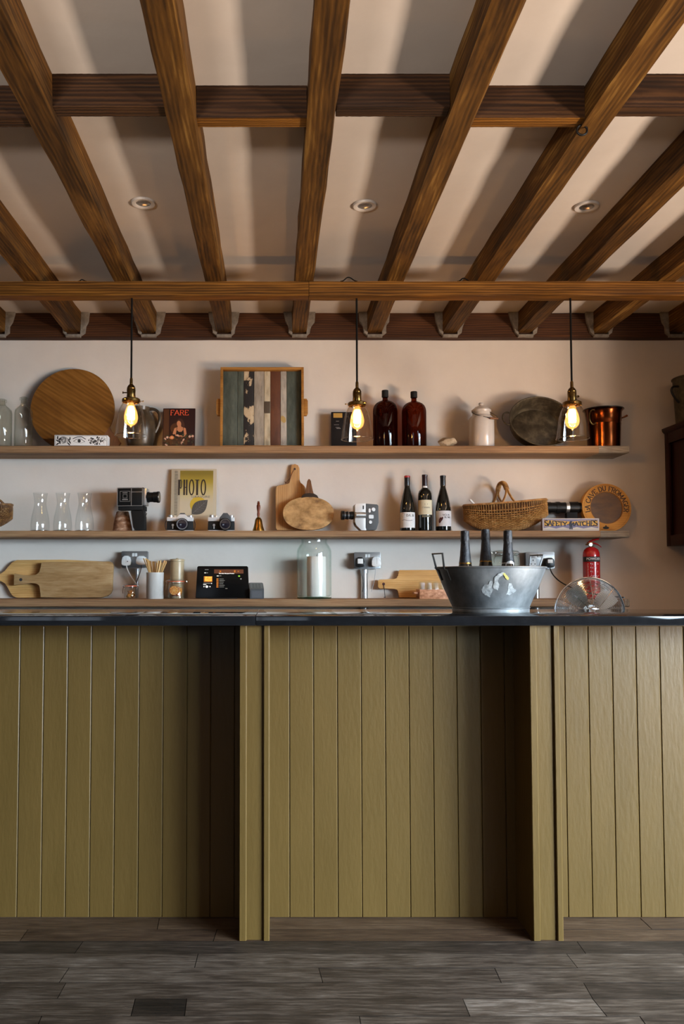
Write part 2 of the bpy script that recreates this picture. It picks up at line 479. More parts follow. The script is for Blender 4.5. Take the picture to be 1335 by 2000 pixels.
def thing(name, label, cat, loc=(0, 0, 0), rot=(0, 0, 0), group=None):
    o = bpy.data.objects.new(name, None)
    o.empty_display_size = 0.05
    COL.objects.link(o)
    o.location, o.rotation_euler = loc, rot
    return tag(o, label, cat, group)
def tag(o, label, cat, group=None):
    o['label'] = label; o['category'] = cat
    if group: o['group'] = group
    return o
def struct(o):
    o['kind'] = 'structure'; return o
def dup(root, loc, label, rot=None):
    r = root.copy(); COL.objects.link(r)
    r.location = loc
    if rot is not None: r.rotation_euler = rot
    r['label'] = label
    for ch in list(root.children):
        c = ch.copy(); COL.objects.link(c); c.parent = r
        for g in list(ch.children):
            d = g.copy(); COL.objects.link(d); d.parent = c
    return r
def sans(s, size, mat, parent, x, z, y, name='lettering', wrap=None, sx=1.0, align='CENTER', bold=0.0):
    cu = bpy.data.curves.new('t', 'FONT')
    cu.body = s; cu.size = size; cu.align_x = align; cu.align_y = 'CENTER'; cu.extrude = 0.0002; cu.resolution_u = 3
    cu.offset = bold
    ob = bpy.data.objects.new('t', cu)
    me = bpy.data.meshes.new_from_object(ob)
    bpy.data.objects.remove(ob); bpy.data.curves.remove(cu)
    for v in me.vertices:
        px, pz, py = v.co.x * sx + x, v.co.y + z, -v.co.z
        if wrap:
            a = px / wrap; rr = wrap - py + abs(y)
            v.co = Vector((rr * math.sin(a), -rr * math.cos(a), pz))
        else:
            v.co = Vector((px, py + y, pz))
    me.name = name
    me.materials.clear(); me.materials.append(mat)
    o = bpy.data.objects.new(name, me); COL.objects.link(o)
    o.parent = parent
    return o
# slab-serif lettering: polylines on a unit-high cell, second number is the cell width
def arc(cx, cy, rx, ry, a0, a1, n=9):
    return [(cx + rx * math.cos(math.radians(a0 + (a1 - a0) * i / n)), cy + ry * math.sin(math.radians(a0 + (a1 - a0) * i / n))) for i in range(n + 1)]
GL = {
 'A': (.8, [[(.05, 0), (.4, 1)], [(.4, 1), (.75, 0)], [(.18, .36), (.62, .36)]], [(.05, 0), (.75, 0)]),
 'C': (.75, [arc(.42, .5, .34, .48, 45, 315)], []),
 'D': (.8, [[(.15, 0), (.15, 1)], [(.15, 1), (.35, 1)] + arc(.35, .5, .37, .5, 90, -90) + [(.15, 0)]], []),
 'E': (.7, [[(.15, 0), (.15, 1)], [(.1, 1), (.6, 1), (.6, .85)], [(.15, .52), (.48, .52)], [(.1, 0), (.62, 0), (.62, .17)]], [(.15, 0)]),
 'F': (.66, [[(.15, 0), (.15, 1)], [(.1, 1), (.6, 1), (.6, .83)], [(.15, .5), (.46, .5)]], [(.15, 0)]),
 'G': (.8, [arc(.42, .5, .34, .48, 45, 325), [(.45, .42), (.72, .42), (.72, .1)]], []),
 'H': (.82, [[(.15, 0), (.15, 1)], [(.67, 0), (.67, 1)], [(.15, .5), (.67, .5)]], [(.15, 0), (.15, 1), (.67, 0), (.67, 1)]),
 'L': (.66, [[(.15, 0), (.15, 1)], [(.1, 0), (.6, 0), (.6, .2)]], [(.15, 1)]),
 'M': (1., [[(.14, 0), (.14, 1)], [(.14, 1), (.5, .2)], [(.5, .2), (.86, 1)], [(.86, 1), (.86, 0)]], [(.14, 0), (.86, 0)]),
 'O': (.84, [arc(.42, .5, .35, .48, 0, 360, 16)], []),
 'R': (.76, [[(.15, 0), (.15, 1)], [(.1, 1), (.38, 1)] + arc(.38, .75, .25, .25, 90, -90) + [(.15, .5)], [(.4, .5), (.68, 0)]], [(.15, 0), (.68, 0)]),
 'S': (.66, [arc(.33, .74, .24, .24, 30, 250) + arc(.33, .26, .26, .25, 70, -150)], []),
 'T': (.72, [[(.36, 0), (.36, 1)], [(.04, .84), (.04, 1), (.68, 1), (.68, .84)]], [(.36, 0)]),
 'U': (.8, [[(.15, 1), (.15, .35)] + arc(.4, .35, .25, .34, 180, 360) + [(.65, 1)]], [(.15, 1), (.65, 1)]),
 'V': (.8, [[(.05, 1), (.4, 0)], [(.4, 0), (.75, 1)]], [(.05, 1), (.75, 1)]),
 'Y': (.76, [[(.05, 1), (.38, .5)], [(.38, .5), (.71, 1)], [(.38, .5), (.38, 0)]], [(.05, 1), (.71, 1), (.38, 0)]),
 ' ': (.4, [], []),
}
def serif_width(s): return sum(GL[c][0] for c in s)
def serif(m, s, x, z, h, y, t=0.15, wscale=1.0, arcR=None, arcC=None, hfun=None):
    """draw serif letters into builder m; on a straight line, or round a circle of radius arcR"""
    W = serif_width(s) * h * wscale
    cx = -W / 2
    for ch in s:
        gw, strokes, ser = GL[ch]
        hh = h if hfun is None else h * hfun((cx + gw * h * wscale / 2) / (W / 2))
        def T(p):
            lx, lz = cx + p[0] * h * wscale, p[1] * hh
            if arcR:
                a = lx / (arcR + h * .5)
                return (arcC[0] + (arcR + lz) * math.sin(a), arcC[1] + (arcR + lz) * math.cos(a))
            return (x + lx, z + lz)
        for st in strokes:
            for a, b in zip(st[:-1], st[1:]):
                vert = abs(b[1] - a[1]) > abs(b[0] - a[0]) * .6
                m.line([T(a), T(b)], h * (t if vert else t * .62), y)
        for (sx_, sz_) in ser:
            m.line([T((sx_ - .11, sz_)), T((sx_ + .11, sz_))], h * t * .5, y)
        cx += gw * h * wscale
def rrect(x0, x1, z0, z1, r, n=5):
    pts = []
    for cx, cz, a in ((x1 - r, z1 - r, 0), (x0 + r, z1 - r, 90), (x0 + r, z0 + r, 180), (x1 - r, z0 + r, 270)):
        for i in range(n + 1):
            t = math.radians(a + 90 * i / n)
            pts.append((cx + r * math.cos(t), cz + r * math.sin(t)))
    return pts
def bez(p0, p1, p2, p3, n=14):
    p0, p1, p2, p3 = map(Vector, (p0, p1, p2, p3))
    return [((1 - t) ** 3) * p0 + 3 * ((1 - t) ** 2) * t * p1 + 3 * (1 - t) * t * t * p2 + t ** 3 * p3 for t in [i / n for i in range(n + 1)]]
def smooth2(pts, it=2):
    for _ in range(it):
        q = []
        n = len(pts)
        for i in range(n):
            a, b = pts[i], pts[(i + 1) % n]
            q.append((a[0] * .75 + b[0] * .25, a[1] * .75 + b[1] * .25))
            q.append((a[0] * .25 + b[0] * .75, a[1] * .25 + b[1] * .75))
        pts = q
    return pts

# ================================================================== THE ROOM
WALL_Y, CEIL, JB = 4.66, 2.742, 2.628
BAR_Z = 1.099
m = M(); m.box((0.2, WALL_Y + .06, 1.4), (7.6, .12, 2.9)); struct(m.done('wall_back', MAT['wall']))
m = M(); m.box((-3.56, .8, 1.4), (.12, 7.9, 2.9)); struct(m.done('wall_left', MAT['room']))
m = M(); m.box((2.61, 4.03, 1.4), (.12, 1.26, 2.9)); struct(m.done('wall_shade_pier', MAT['wall']))  # unseen pier added to shade the right end of the back wall
# right-hand wall with its window opening (Y -1.05..1.65, z 0.07..2.2, carried down low so the ground lamp reaches the ceiling)
m = M()
m.box((4.06, -2.08, 1.4), (.12, 2.06, 2.9)); m.box((4.06, 3.215, 1.4), (.12, 3.13, 2.9))
m.box((4.06, .3, .01), (.12, 2.7, .12)); m.box((4.06, .3, 2.525), (.12, 2.7, .65))
struct(m.done('wall_right', MAT['room']))
m = M()
for yy in (-1.03, -.14, .74, 1.63): m.box((4.06, yy, 1.135), (.07, .05, 2.13))
for zz in (.09, .8, 1.5, 2.18): m.box((4.06, .3, zz), (.06, 2.7, .04))
struct(m.done('window_1', MAT['white']))
# wall behind the camera with a smaller window
m = M()
m.box((-3.0, -3.06, 1.4), (1.1, .12, 2.9)); m.box((1.55, -3.06, 1.4), (5.0, .12, 2.9))
m.box((-1.7, -3.06, .40), (1.5, .12, .90)); m.box((-1.7, -3.06, 2.525), (1.5, .12, .65))
struct(m.done('wall_rear', MAT['room']))
m = M()
for xx in (-2.43, -1.7, -.97): m.box((xx, -3.06, 1.525), (.05, .07, 1.35))
for zz in (.87, 1.52, 2.18): m.box((-1.7, -3.06, zz), (1.5, .06, .04))
struct(m.done('window_2', MAT['white']))
m = M(); m.box((0.2, .8, CEIL + .05), (7.7, 7.9, .1)); struct(m.done('ceiling', MAT['ceiling']))

# floor boards running across the view, one mesh, a tint stored per board
def floor():
    bm = bmesh.new()
    lay = bm.faces.layers.float.new('tint')
    lay2 = bm.faces.layers.float.new('worn')
    edge = atz(500, 1838, 0).y
    bw = .0955
    # board rows from the front edge of the posts towards the camera, then on to the rear wall
    ed = [atz(500, yy, 0).y for yy in (1838, 1862, 1890, 1919, 1950, 1984, 2020)]
    rows = [(ed[k + 1], ed[k], k) for k in range(6)]
    y = ed[-1]
    while y > -3.0: rows.append((y - bw, y, -1)); y -= bw
    y = edge
    while y < WALL_Y: rows.append((y, y + bw, -2)); y += bw
    known = {0: [(160, -.25), (1120, .2)], 1: [(386, .55), (1103, .8), (1330, .9)], 2: [(133, .25), (626, .85), (960, .6)], 3: [(130, .45), (1130, .65)], 4: [(268, .5), (368, -.45), (900, .55), (1155, 1.3)], 5: [(88, .6), (700, .5), (1240, .8)]}
    rnd = random.Random(3)
    for (ya, yb, k) in rows:
        cuts = []
        if k in known:
            ym = (ya + yb) / 2
            cuts = [(ym * (px - PX0) / FPX / math.cos(PITCH), t) for px, t in known[k]]
        x = -3.5 - rnd.random() * 1.5
        segs = []
        stop = cuts[0][0] if cuts else 4.0
        while x < stop - .05:
            L = rnd.uniform(.6, 1.9)
            x1 = min(x + L, stop)
            if stop - x1 < .4: x1 = stop
            segs.append((x, x1, rnd.random())); x = x1
        for (c0, t0), (c1, t1) in zip(cuts[:-1], cuts[1:]): segs.append((c0, c1, t1))
        if cuts:
            x = cuts[-1][0]
            while x < 4.0:
                x1 = min(x + rnd.uniform(.7, 1.9), 4.0); segs.append((x, x1, rnd.random())); x = x1
        sk0 = 0.0
        for (xa, xb, t) in segs:
            g = .0011
            sk1 = rnd.uniform(-.010, .010)
            z = -rnd.random() * .0015
            vs = [bm.verts.new(p) for p in ((xa + g, ya + g, z), (xb - g, ya + g, z), (xb - g + sk1, yb - g, z), (xa + g + sk0, yb - g, z))]
            f = bm.faces.new(vs); f[lay] = t; f[lay2] = 0.0 if k == -2 else 1.0
            lo = [bm.verts.new((v.co.x, v.co.y, -.012)) for v in vs]
            for i in range(4):
                j = (i + 1) % 4
                q = bm.faces.new([vs[j], vs[i], lo[i], lo[j]]); q[lay] = -1.5; q[lay2] = 0
            sk0 = sk1
    q = bm.faces.new([bm.verts.new(p) for p in ((-3.6, -3.1, -.012), (4.1, -3.1, -.012), (4.1, 4.7, -.012), (-3.6, 4.7, -.012))])
    q[lay] = -1.5
    me = bpy.data.meshes.new('floor'); bm.to_mesh(me); bm.free()
    m_, nt, b = new_mat('worn_floorboards')
    v = coords(nt, (9, 90, 30), False)
    n = N(nt, 'ShaderNodeTexNoise'); n.inputs['Scale'].default_value = 1.0; n.inputs['Detail'].default_value = 9; n.inputs['Roughness'].default_value = .7
    nt.links.new(v, n.inputs['Vector'])
    v3 = coords(nt, (4.5, 14, 6), False)
    n3 = N(nt, 'ShaderNodeTexNoise'); n3.inputs['Scale'].default_value = 1.0; n3.inputs['Detail'].default_value = 6; n3.inputs['Roughness'].default_value = .65
    nt.links.new(v3, n3.inputs['Vector'])
    at_ = N(nt, 'ShaderNodeAttribute', attribute_name='tint')
    a2 = N(nt, 'ShaderNodeAttribute', attribute_name='worn')
    # fac = .55*n + .3*n3 + .16*tint
    m1 = N(nt, 'ShaderNodeMath', operation='MULTIPLY_ADD'); m1.inputs[1].default_value = .15; nt.links.new(at_.outputs['Fac'], m1.inputs[0])
    m2 = N(nt, 'ShaderNodeMath', operation='MULTIPLY_ADD'); m2.inputs[1].default_value = .60; nt.links.new(n.outputs['Fac'], m2.inputs[0])
    m3 = N(nt, 'ShaderNodeMath', operation='MULTIPLY'); m3.inputs[1].default_value = .32; nt.links.new(n3.outputs['Fac'], m3.inputs[0])
    nt.links.new(m3.outputs[0], m2.inputs[2]); nt.links.new(m2.outputs[0], m1.inputs[2])
    ra = ramp(nt, [(.30, H('0d0a08')), (.42, H('221b15')), (.53, H('382e26')), (.64, H('564b41')), (.77, H('857a70'))])
    rb = ramp(nt, [(.28, H('140c06')), (.45, H('33241a')), (.60, H('4d3b2b')), (.8, H('6f5c49'))])
    nt.links.new(m1.outputs[0], ra.inputs['Fac']); nt.links.new(m1.outputs[0], rb.inputs['Fac'])
    mx = N(nt, 'ShaderNodeMix', data_type='RGBA')
    nt.links.new(a2.outputs['Fac'], mx.inputs[0]); nt.links.new(rb.outputs['Color'], mx.inputs[6]); nt.links.new(ra.outputs['Color'], mx.inputs[7])
    nt.links.new(mx.outputs[2], b.inputs['Base Color'])
    mr = N(nt, 'ShaderNodeMapRange'); mr.inputs['To Min'].default_value = .34; mr.inputs['To Max'].default_value = .7
    nt.links.new(n3.outputs['Fac'], mr.inputs['Value']); nt.links.new(mr.outputs['Result'], b.inputs['Roughness'])
    b.inputs['Specular IOR Level'].default_value = .35
    bp = N(nt, 'ShaderNodeBump'); bp.inputs['Strength'].default_value = .35; bp.inputs['Distance'].default_value = .004
    nt.links.new(n.outputs['Fac'], bp.inputs['Height']); nt.links.new(bp.outputs['Normal'], b.inputs['Normal'])
    me.materials.append(m_)
    o = bpy.data.objects.new('floor', me); COL.objects.link(o); struct(o)
floor()

# ------------------------------------------------------------------ ceiling timbers
JX = [0.145 + 0.427 * (k - 4) for k in range(10)]
JLAB = ['aged oak ceiling joist furthest left, only its wall end showing',
        'aged oak ceiling joist second from the left, cut by the left edge of the photo',
        'aged oak ceiling joist third from the left, slanting in from the top left corner',
        'aged oak ceiling joist fourth from the left, pale scuff marks on its underside',
        'aged oak ceiling joist fifth from the left, running almost straight towards the wall',
        'aged oak ceiling joist sixth from the left, just right of the middle pendant lamp',
        'aged oak ceiling joist seventh from the left, left of the right-hand ceiling spotlight',
        'aged oak ceiling joist third from the right, ending behind the right pendant lamp cord',
        'aged oak ceiling joist second from the right, passing low across the right edge',
        'aged oak ceiling joist furthest right, ending in the right corner of the back wall']
def beam_mesh(lx, ly, lz, seed, axis, wob=.0025):
    """hand-hewn bar centred on its origin with slightly wavering arrises"""
    r = random.Random(seed)
    n = 40
    m = M(); rings = []
    for i in range(n + 1):
        t = -.5 + i / n
        ring = []
        for (sa, sb) in ((-1, -1), (-.86, -1), (.86, -1), (1, -.86), (1, 1), (-1, 1), (-1, -.86)):
            dx, dz = r.uniform(-wob, wob), r.uniform(-wob, wob)
            if axis == 'Y': ring.append(m._v((sa * lx / 2 + dx, t * ly, sb * lz / 2 + dz)))
            else: ring.append(m._v((t * lx, sa * ly / 2 + dx, sb * lz / 2 + dz)))
        rings.append(ring)
    for a, b in zip(rings[:-1], rings[1:]):
        for k in range(7):
            l = (k + 1) % 7
            m._f([a[k], a[l], b[l], b[k]])
    m._f(rings[0][::-1]); m._f(rings[-1])
    return m
y0j, y1j = -1.6, 4.598
for k, x in enumerate(JX):
    m = beam_mesh(.086, y1j - y0j, CEIL - JB, 10 + k, 'Y')
    tag(m.done('ceiling_joist', MAT['beam_y'], None, (x, (y0j + y1j) / 2, (CEIL + JB) / 2)), JLAB[k], 'beam', 'oak ceiling joists')
YA = atz(500, 208.5, JB + .012).y
YB = atz(500, 230, JB + .012).y
for k, (i, yy, lab) in enumerate([(1, YB, 'dark oak noggin between joists at the left edge'),
        (2, YA, 'dark oak noggin between the third and fourth joists from left'),
        (3, YB, 'dark oak noggin with its lit lower edge coloured paler, left of the fifth joist'),
        (4, YA, 'dark oak noggin in the bay just right of the fifth joist'),
        (5, YB, 'dark oak noggin carrying the black iron ring hook'),
        (6, YA, 'dark oak noggin at the top right edge of the photo')]):
    xa, xb = JX[i] + .044, JX[i + 1] - .044
    m = beam_mesh(xb - xa, .056, CEIL - JB - .012, 40 + k, 'X', .0004)
    o = m.done('noggin', [MAT['beam_dark'], MAT['beam_x']], None, ((xa + xb) / 2, yy + .028, (CEIL + JB + .012) / 2))
    if k in (2, 4):  # light on these two undersides is put in as paler wood
        for f in o.data.polygons:
            if f.normal.z < -.8 or (k == 2 and abs(f.normal.z) > .4 and f.center.z < -.03): f.material_index = 1
    tag(o, lab, 'beam', 'noggins between the joists')
# cross beam under the joists, in two lengths butted at the middle
CBY = atz(600, 549, JB).y
xj = at(603, 565, CBY).x
CBH, CBD = .068, .075
for k, (xa, xb, lab) in enumerate([(-3.4, xj - .001, 'long oak cross beam under the joists, left length up to the joint'),
                                   (xj + .001, 3.9, 'long oak cross beam under the joists, right length from the joint on')]):
    m = beam_mesh(xb - xa, CBD, CBH, 60 + k, 'X', .0015)
    tag(m.done('cross_beam', MAT['beam_x'], None, ((xa + xb) / 2, CBY + CBD / 2, JB - CBH / 2 - .001)), lab, 'beam')
CB_BOT = JB - CBH - .001
# wall plate along the back wall, with plaster made good round each joist end
zpb = at(600, 659, 4.6).z
m = beam_mesh(6.9, .06, CEIL - zpb, 70, 'X', .002)
tag(m.done('wall_plate', MAT['beam_plate'], None, (0.0, 4.629, (CEIL + zpb) / 2)), 'reddish oak wall plate running along the top of the back wall', 'beam')
for k, x in enumerate(JX):
    r = random.Random(90 + k)
    m = M()
    for sd in (-1, 1):
        poly = [(x + sd * .040, zpb + .004), (x + sd * (.058 + r.random() * .008), zpb + .022), (x + sd * (.06 + r.random() * .012), zpb + .06), (x + sd * (.075 + r.random() * .012), zpb + .085), (x + sd * (.085 + r.random() * .012), CEIL), (x + sd * .040, CEIL)]
        m.prism(poly, 4.578, 4.61, .003)
    m.prism([(x - .042, zpb - .002), (x + .042, zpb - .004), (x + .042, zpb + .012), (x - .042, zpb + .012)], 4.575, 4.6, .002)
    o = m.done('plaster_patch', MAT['plaster_lump'])
    tag(o, 'rough pale plaster patch round the wall end of the %s joist from the left' % ['first', 'second', 'third', 'fourth', 'fifth', 'sixth', 'seventh', 'eighth', 'ninth', 'tenth'][k], 'plaster', 'plaster patches at the joist ends')

# ------------------------------------------------------------------ bar counter
PANEL_Y, POST_Y = 3.032, 2.834
bar = thing('bar_counter', 'olive painted bar counter with tongue and groove front', 'bar counter', (0, PANEL_Y, 0))
ztop = BAR_Z - .034
bw = .0878
def tg_panel(xa, xb, x_first):
    """vertical boards with V joints between xa and xb; x_first = one joint position"""
    m = M()
    prof = []
    k = math.ceil((xa - x_first) / bw + 1e-6)
    js = []
    x = x_first + k * bw
    while x < xb - .004:
        if x > xa + .004: js.append(x)
        x += bw
    prof.append((xa, 0))
    for x in js:
        prof += [(x - .0036, 0), (x - .0006, .0026), (x + .0002, .0052), (x + .0014, .0052), (x + .0018, .0008), (x + .0026, 0)]
    prof.append((xb, 0))
    a = [m._v((x, y, .0)) for x, y in prof]; b = [m._v((x, y, ztop - .003)) for x, y in prof]
    for i in range(len(prof) - 1): m._f([a[i], a[i + 1], b[i + 1], b[i]])
    # back and ends
    c = [m._v((xa, .02, 0)), m._v((xb, .02, 0)), m._v((xb, .02, ztop - .003)), m._v((xa, .02, ztop - .003))]
    m._f(c); m._f([a[0], b[0], c[3], c[0]]); m._f([a[-1], c[1], c[2], b[-1]])
    return m
pxz = lambda px: at(px, 1230, PANEL_Y).x
pz = lambda px: at(px, 1500, POST_Y).x
post1 = (at(467, 1500, POST_Y).x, at(526, 1500, POST_Y).x)
post2 = (at(1037, 1500, POST_Y).x, at(1095.5, 1500, POST_Y).x)
tg_panel(-2.2, post1[0] + .01, pxz(40)).done('panel', MAT['olive'], bar, ang=20)
tg_panel(post1[1] - .01, post2[0] + .01, pxz(565)).done('panel', MAT['olive'], bar, ang=20)
tg_panel(post2[1] - .01, 2.52, pxz(1101)).done('panel', MAT['olive'], bar, ang=20)
for (a, b) in (post1, post2):
    W = b - a
    d = POST_Y - PANEL_Y
    xs = a + W * .235; xe = a + W * .745; e = .0085
    bv = .0022
    poly = [(a, .0), (a, d + bv), (a + bv, d), (xs - bv, d), (xs, d + bv), (xs + .0015, d + e), (xe, d + e), (xe + .0015, d + e + .004), (xe + .006, d + e + .004), (xe + .006, d + bv), (xe + .006 + bv, d), (b - bv * 1.4, d), (b, d + bv * 1.4), (b, .0)]
    m = M(); m.prismz(poly, .0, BAR_Z - .0335)
    m.done('post', MAT['olive'], bar, ang=20)
for xa, xb in ((-2.2, post1[0]), (post1[1], post2[0]), (post2[1], 2.52)):
    m = M(); m.box(((xa + xb) / 2, -.008, ztop - .007), (xb - xa, .016, .012), .002); m.done('top_rail', MAT['olive'], bar)
m = M(); m.box((.16, .215, .53), (4.7, .38, 1.05)); m.done('carcass', plain('dark_carcass', (.06, .055, .05), .6), bar)
WT_F, WT_B = POST_Y - .022, 3.465
xseam = at(499, 1212, WT_F).x
for xa, xb, lab in ((-2.3, xseam - .0006, 'polished black stone worktop slab left of the seam'), (xseam + .0006, 2.54, 'polished black stone worktop slab right of the seam')):
    m = M(); m.box(((xa + xb) / 2, (WT_F + WT_B) / 2, BAR_Z - .0165), (xb - xa, WT_B - WT_F, .033), .0018)
    tag(m.done('worktop', MAT['stone']), lab, 'worktop', 'stone worktop slabs')

# ------------------------------------------------------------------ wall shelves
SF = 4.44
ZU, ZM, ZL = at(600, 870.5, SF).z, at(600, 1036.5, SF).z, at(600, 1170, SF).z
TU, TM, TL = .040, .036, .042
shelf_r = at(1228, 878, SF).x
def shelf(z, th, xr, label, grey_px=None):
    t = thing('wall_shelf', label, 'shelf', (0, WALL_Y - .001, z))
    d = WALL_Y - .001 - SF
    xg = xr if grey_px is None else at(grey_px, 1040, SF).x
    r = random.Random(int(z * 100))
    m = M(); n = 60
    def strip(xa, xb, n, m):
        rings = []
        for i in range(n + 1):
            x = xa + (xb - xa) * i / n
            w1, w2, w3 = r.uniform(-.0012, .0012), r.uniform(-.0012, .0012), r.uniform(-.002, .002)
            rings.append([m._v(p) for p in ((x, 0, 0), (x, -d + .003, 0), (x, -d + w3, -.003 + w1 * .3), (x, -d + w3, -th + .006 + w2), (x, -d + .006, -th + w2), (x, 0, -th))])
        for a, b in zip(rings[:-1], rings[1:]):
            for k in range(6):
                l = (k + 1) % 6
                m._f([a[k], a[l], b[l], b[k]])
        m._f(rings[0][::-1]); m._f(rings[-1])
    strip(-2.6, xg, n, m)
    m.done('board', MAT['shelf'], t)
    if grey_px:
        m = M(); strip(xg + .0003, xr, 5, m)
        e = m.done('board_end', MAT['shelf_grey'], t); e['label'] = 'grey weathered right end of the shelf'
    return t
shelf(ZU, TU, shelf_r, 'thick oak plank shelf, uppermost of the three on the wall', 1172)
shelf(ZM, TM, at(1228, 1043, SF).x, 'thick oak plank shelf in the middle, carrying cameras and wine', 1172)
shelf(ZL, TL, at(1229, 1176, SF).x, 'thick oak plank shelf, lowest of the three, just above the bar top', 1216)
Y0 = 4.53          # usual standing line on the shelves

# ------------------------------------------------------------------ ceiling spotlights and hook
for (x, y, lab) in ((280, 395, 'left recessed white spotlight in the plaster ceiling'), (712, 400, 'middle recessed white spotlight in the plaster ceiling'), (1145, 402, 'right recessed white spotlight in the plaster ceiling')):
    p = atz(x, y, CEIL)
    t = thing('ceiling_spotlight', lab, 'ceiling light', (p.x, p.y, CEIL), (0, 0, 0), 'recessed ceiling spotlights')
    m = M(); m.lathe([(.030, .004), (.030, -.006), (.036, -.009), (.046, -.0085), (.0485, -.004), (.0485, -.0002), (.030, .004)], 32); m.done('trim_ring', MAT['downlight'], t)
    m = M(); m.lathe([(0, -.001), (.022, -.001), (.029, -.004), (.029, .0), (0, .0)], 24); m.done('lamp_glass', plain('grey_reflector', (.35, .34, .33), .2, .7), t)
p = atz(1128, 252, JB + .012)
hk = thing('ring_hook', 'black iron ring hook screwed into the dark noggin', 'hook', (p.x, YB + .03, JB + .012))
m = M(); m.tube([(.0 + .016 * math.sin(a), 0, -.022 - .016 * math.cos(a)) for a in [2 * PI * i / 20 for i in range(20)]], .0035, 8, True); m.done('ring', MAT['wire'], hk)
m = M(); m.cyl((0, 0, -.008), (0, 0, .0005), .003); m.done('shank', MAT['wire'], hk)

# ------------------------------------------------------------------ pendant lamps
PEND_Y = CBY + CBD / 2
def pendant():
    t = thing('pendant_lamp', '', 'pendant lamp', (0, 0, 0), (0, 0, 0), 'glass pendant lamps')
    # origin on the underside of the beam; L = drop to the gallery ring
    return t
def build_pendant(px, y_ring, label, knob=-1, turn=0.0):
    top = Vector((at(px, 578, PEND_Y).x, PEND_Y, CB_BOT))
    L = CB_BOT - at(px, y_ring, PEND_Y).z
    t = thing('pendant_lamp', label, 'pendant lamp', top, (0, 0, turn), 'glass pendant lamps')
    m = M(); m.tube([(0, 0, 0), (0, 0, -L + .095)], .0046, 10); c = m.done('cord', MAT['cord'], t)
    m = M(); m.lathe([(0, -L + .105), (.005, -L + .105), (.007, -L + .099), (.0075, -L + .072), (0, -L + .072)], 16); m.done('cord_grip', MAT['brass_dark'], t)
    m = M(); m.lathe([(0, -L + .074), (.008, -L + .074), (.016, -L + .066), (.0205, -L + .055), (.0195, -L + .051), (.021, -L + .048), (.020, -L + .03), (.021, -L + .012), (.0195, -L + .009), (.0195, -L - .01), (0, -L - .01)], 24)
    s = m.done('socket', MAT['brass_dark'], t)
    m = M(); m.cyl((knob * .019, 0, -L + .034), (knob * .036, 0, -L + .034), .0028, seg=8); m.cyl((knob * .036, 0, -L + .034), (knob * .0405, 0, -L + .034), .0062, .005, seg=12); m.done('switch_key', MAT['brass_dark'], s)
    m = M(); m.lathe([(.019, -L + .006), (.038, -L + .006), (.043, -L + .002), (.0435, -L - .010), (.041, -L - .013), (.039, -L - .011), (.0395, -L), (.019, -L + .002), (.019, -L + .006)], 28); g = m.done('gallery', MAT['brass_dark'], t)
    for a in (0, 2.1, 4.2):
        d = Vector((math.cos(a), math.sin(a), 0))
        m = M(); m.cyl(d * .041 + Vector((0, 0, -L - .005)), d * .055 + Vector((0, 0, -L - .005)), .0016, seg=6); m.sphere(d * .056 + Vector((0, 0, -L - .005)), .0035, 8)
        m.done('thumb_screw', MAT['brass_dark'], g)
    o_ = [(.0375, -.006), (.0385, -.016), (.046, -.027), (.055, -.045), (.0615, -.07), (.067, -.100), (.0712, -.130), (.0745, -.158), (.0757, -.170)]
    i_ = [(r - .0022, z) for r, z in o_]
    m = M(); m.lathe([(r, z - L) for r, z in o_] + [(r, z - L) for r, z in reversed(i_)] + [(o_[0][0], o_[0][1] - L)], 40); m.done('shade', MAT['glass_shade'], t)
    m = M(); m.tube([(.0746 * math.cos(a), .0746 * math.sin(a), -L - .170) for a in [2 * PI * i / 40 for i in range(40)]], .0019, 6, True)
    rim = m.done('shade_rim', MAT['glass_rim'], t)
    bp = [(.012, -.012), (.0135, -.022), (.020, -.036), (.028, -.056), (.0325, -.078), (.0325, -.090), (.028, -.106), (.018, -.117), (.007, -.122), (.0025, -.129), (0, -.130)]
    m = M(); m.lathe([(r, z - L) for r, z in bp], 28); b = m.done('bulb', MAT['glass_bulb'], t)
    m = M()
    for i in range(10):
        a = 2 * PI * i / 10
        m.tube([(.008 * math.cos(a), .008 * math.sin(a), -L - .032), (.0125 * math.cos(a + .1), .0125 * math.sin(a + .1), -L - .060), (.0145 * math.cos(a + .2), .0145 * math.sin(a + .2), -L - .092)], .0034, 6)
    m.done('filament', MAT['filament'], b)
    m = M(); m.cyl((0, 0, -L - .008), (0, 0, -L - .030), .0125, seg=16); m.done('bulb_cap', MAT['brass'], b)
    li = bpy.data.lights.new('bulb_light', 'POINT'); li.energy = BULB_POWER; li.color = (1.0, .51, .19); li.shadow_soft_size = .022
    lo = bpy.data.objects.new('bulb_light', li); COL.objects.link(lo); lo.parent = t; lo.location = (0, 0, -L - .07)
    return t
build_pendant(257.5, 781, 'clear glass pendant lamp hanging in front of the pitcher', -1, .1)
build_pendant(696, 788, 'clear glass pendant lamp hanging left of the amber bottles', 1, 1.2)
build_pendant(1113, 787, 'clear glass pendant lamp hanging in front of the oval zinc tub', 1, .4)
# slack ends of cable lying over the cross beam
for (px, wpx, lab) in ((905, 16, 'slack black cable loop on the cross beam between middle and right lamps'), (680, 20, 'slack black cable on the cross beam above the middle lamp'), (160, 10, 'short black cable bump on the cross beam above the left lamp')):
    p = at(px, 548, CBY + .012)
    k = wpx * CBY / FPX / 2
    m = M(); m.tube(bez((-k * 1.6, 0, .003), (-k * .6, 0, .004), (-k * .7, .0, k * .9), (0, 0, k * .95), 8) + bez((0, 0, k * .95), (k * .7, 0, k * .9), (k * .9, 0, .004), (k * 1.8, 0, .003), 8)[1:], .0028, 8)
    tag(m.done('cable', MAT['cord'], None, (p.x, CBY + .012, JB)), lab, 'cable', 'cable ends on the cross beam')

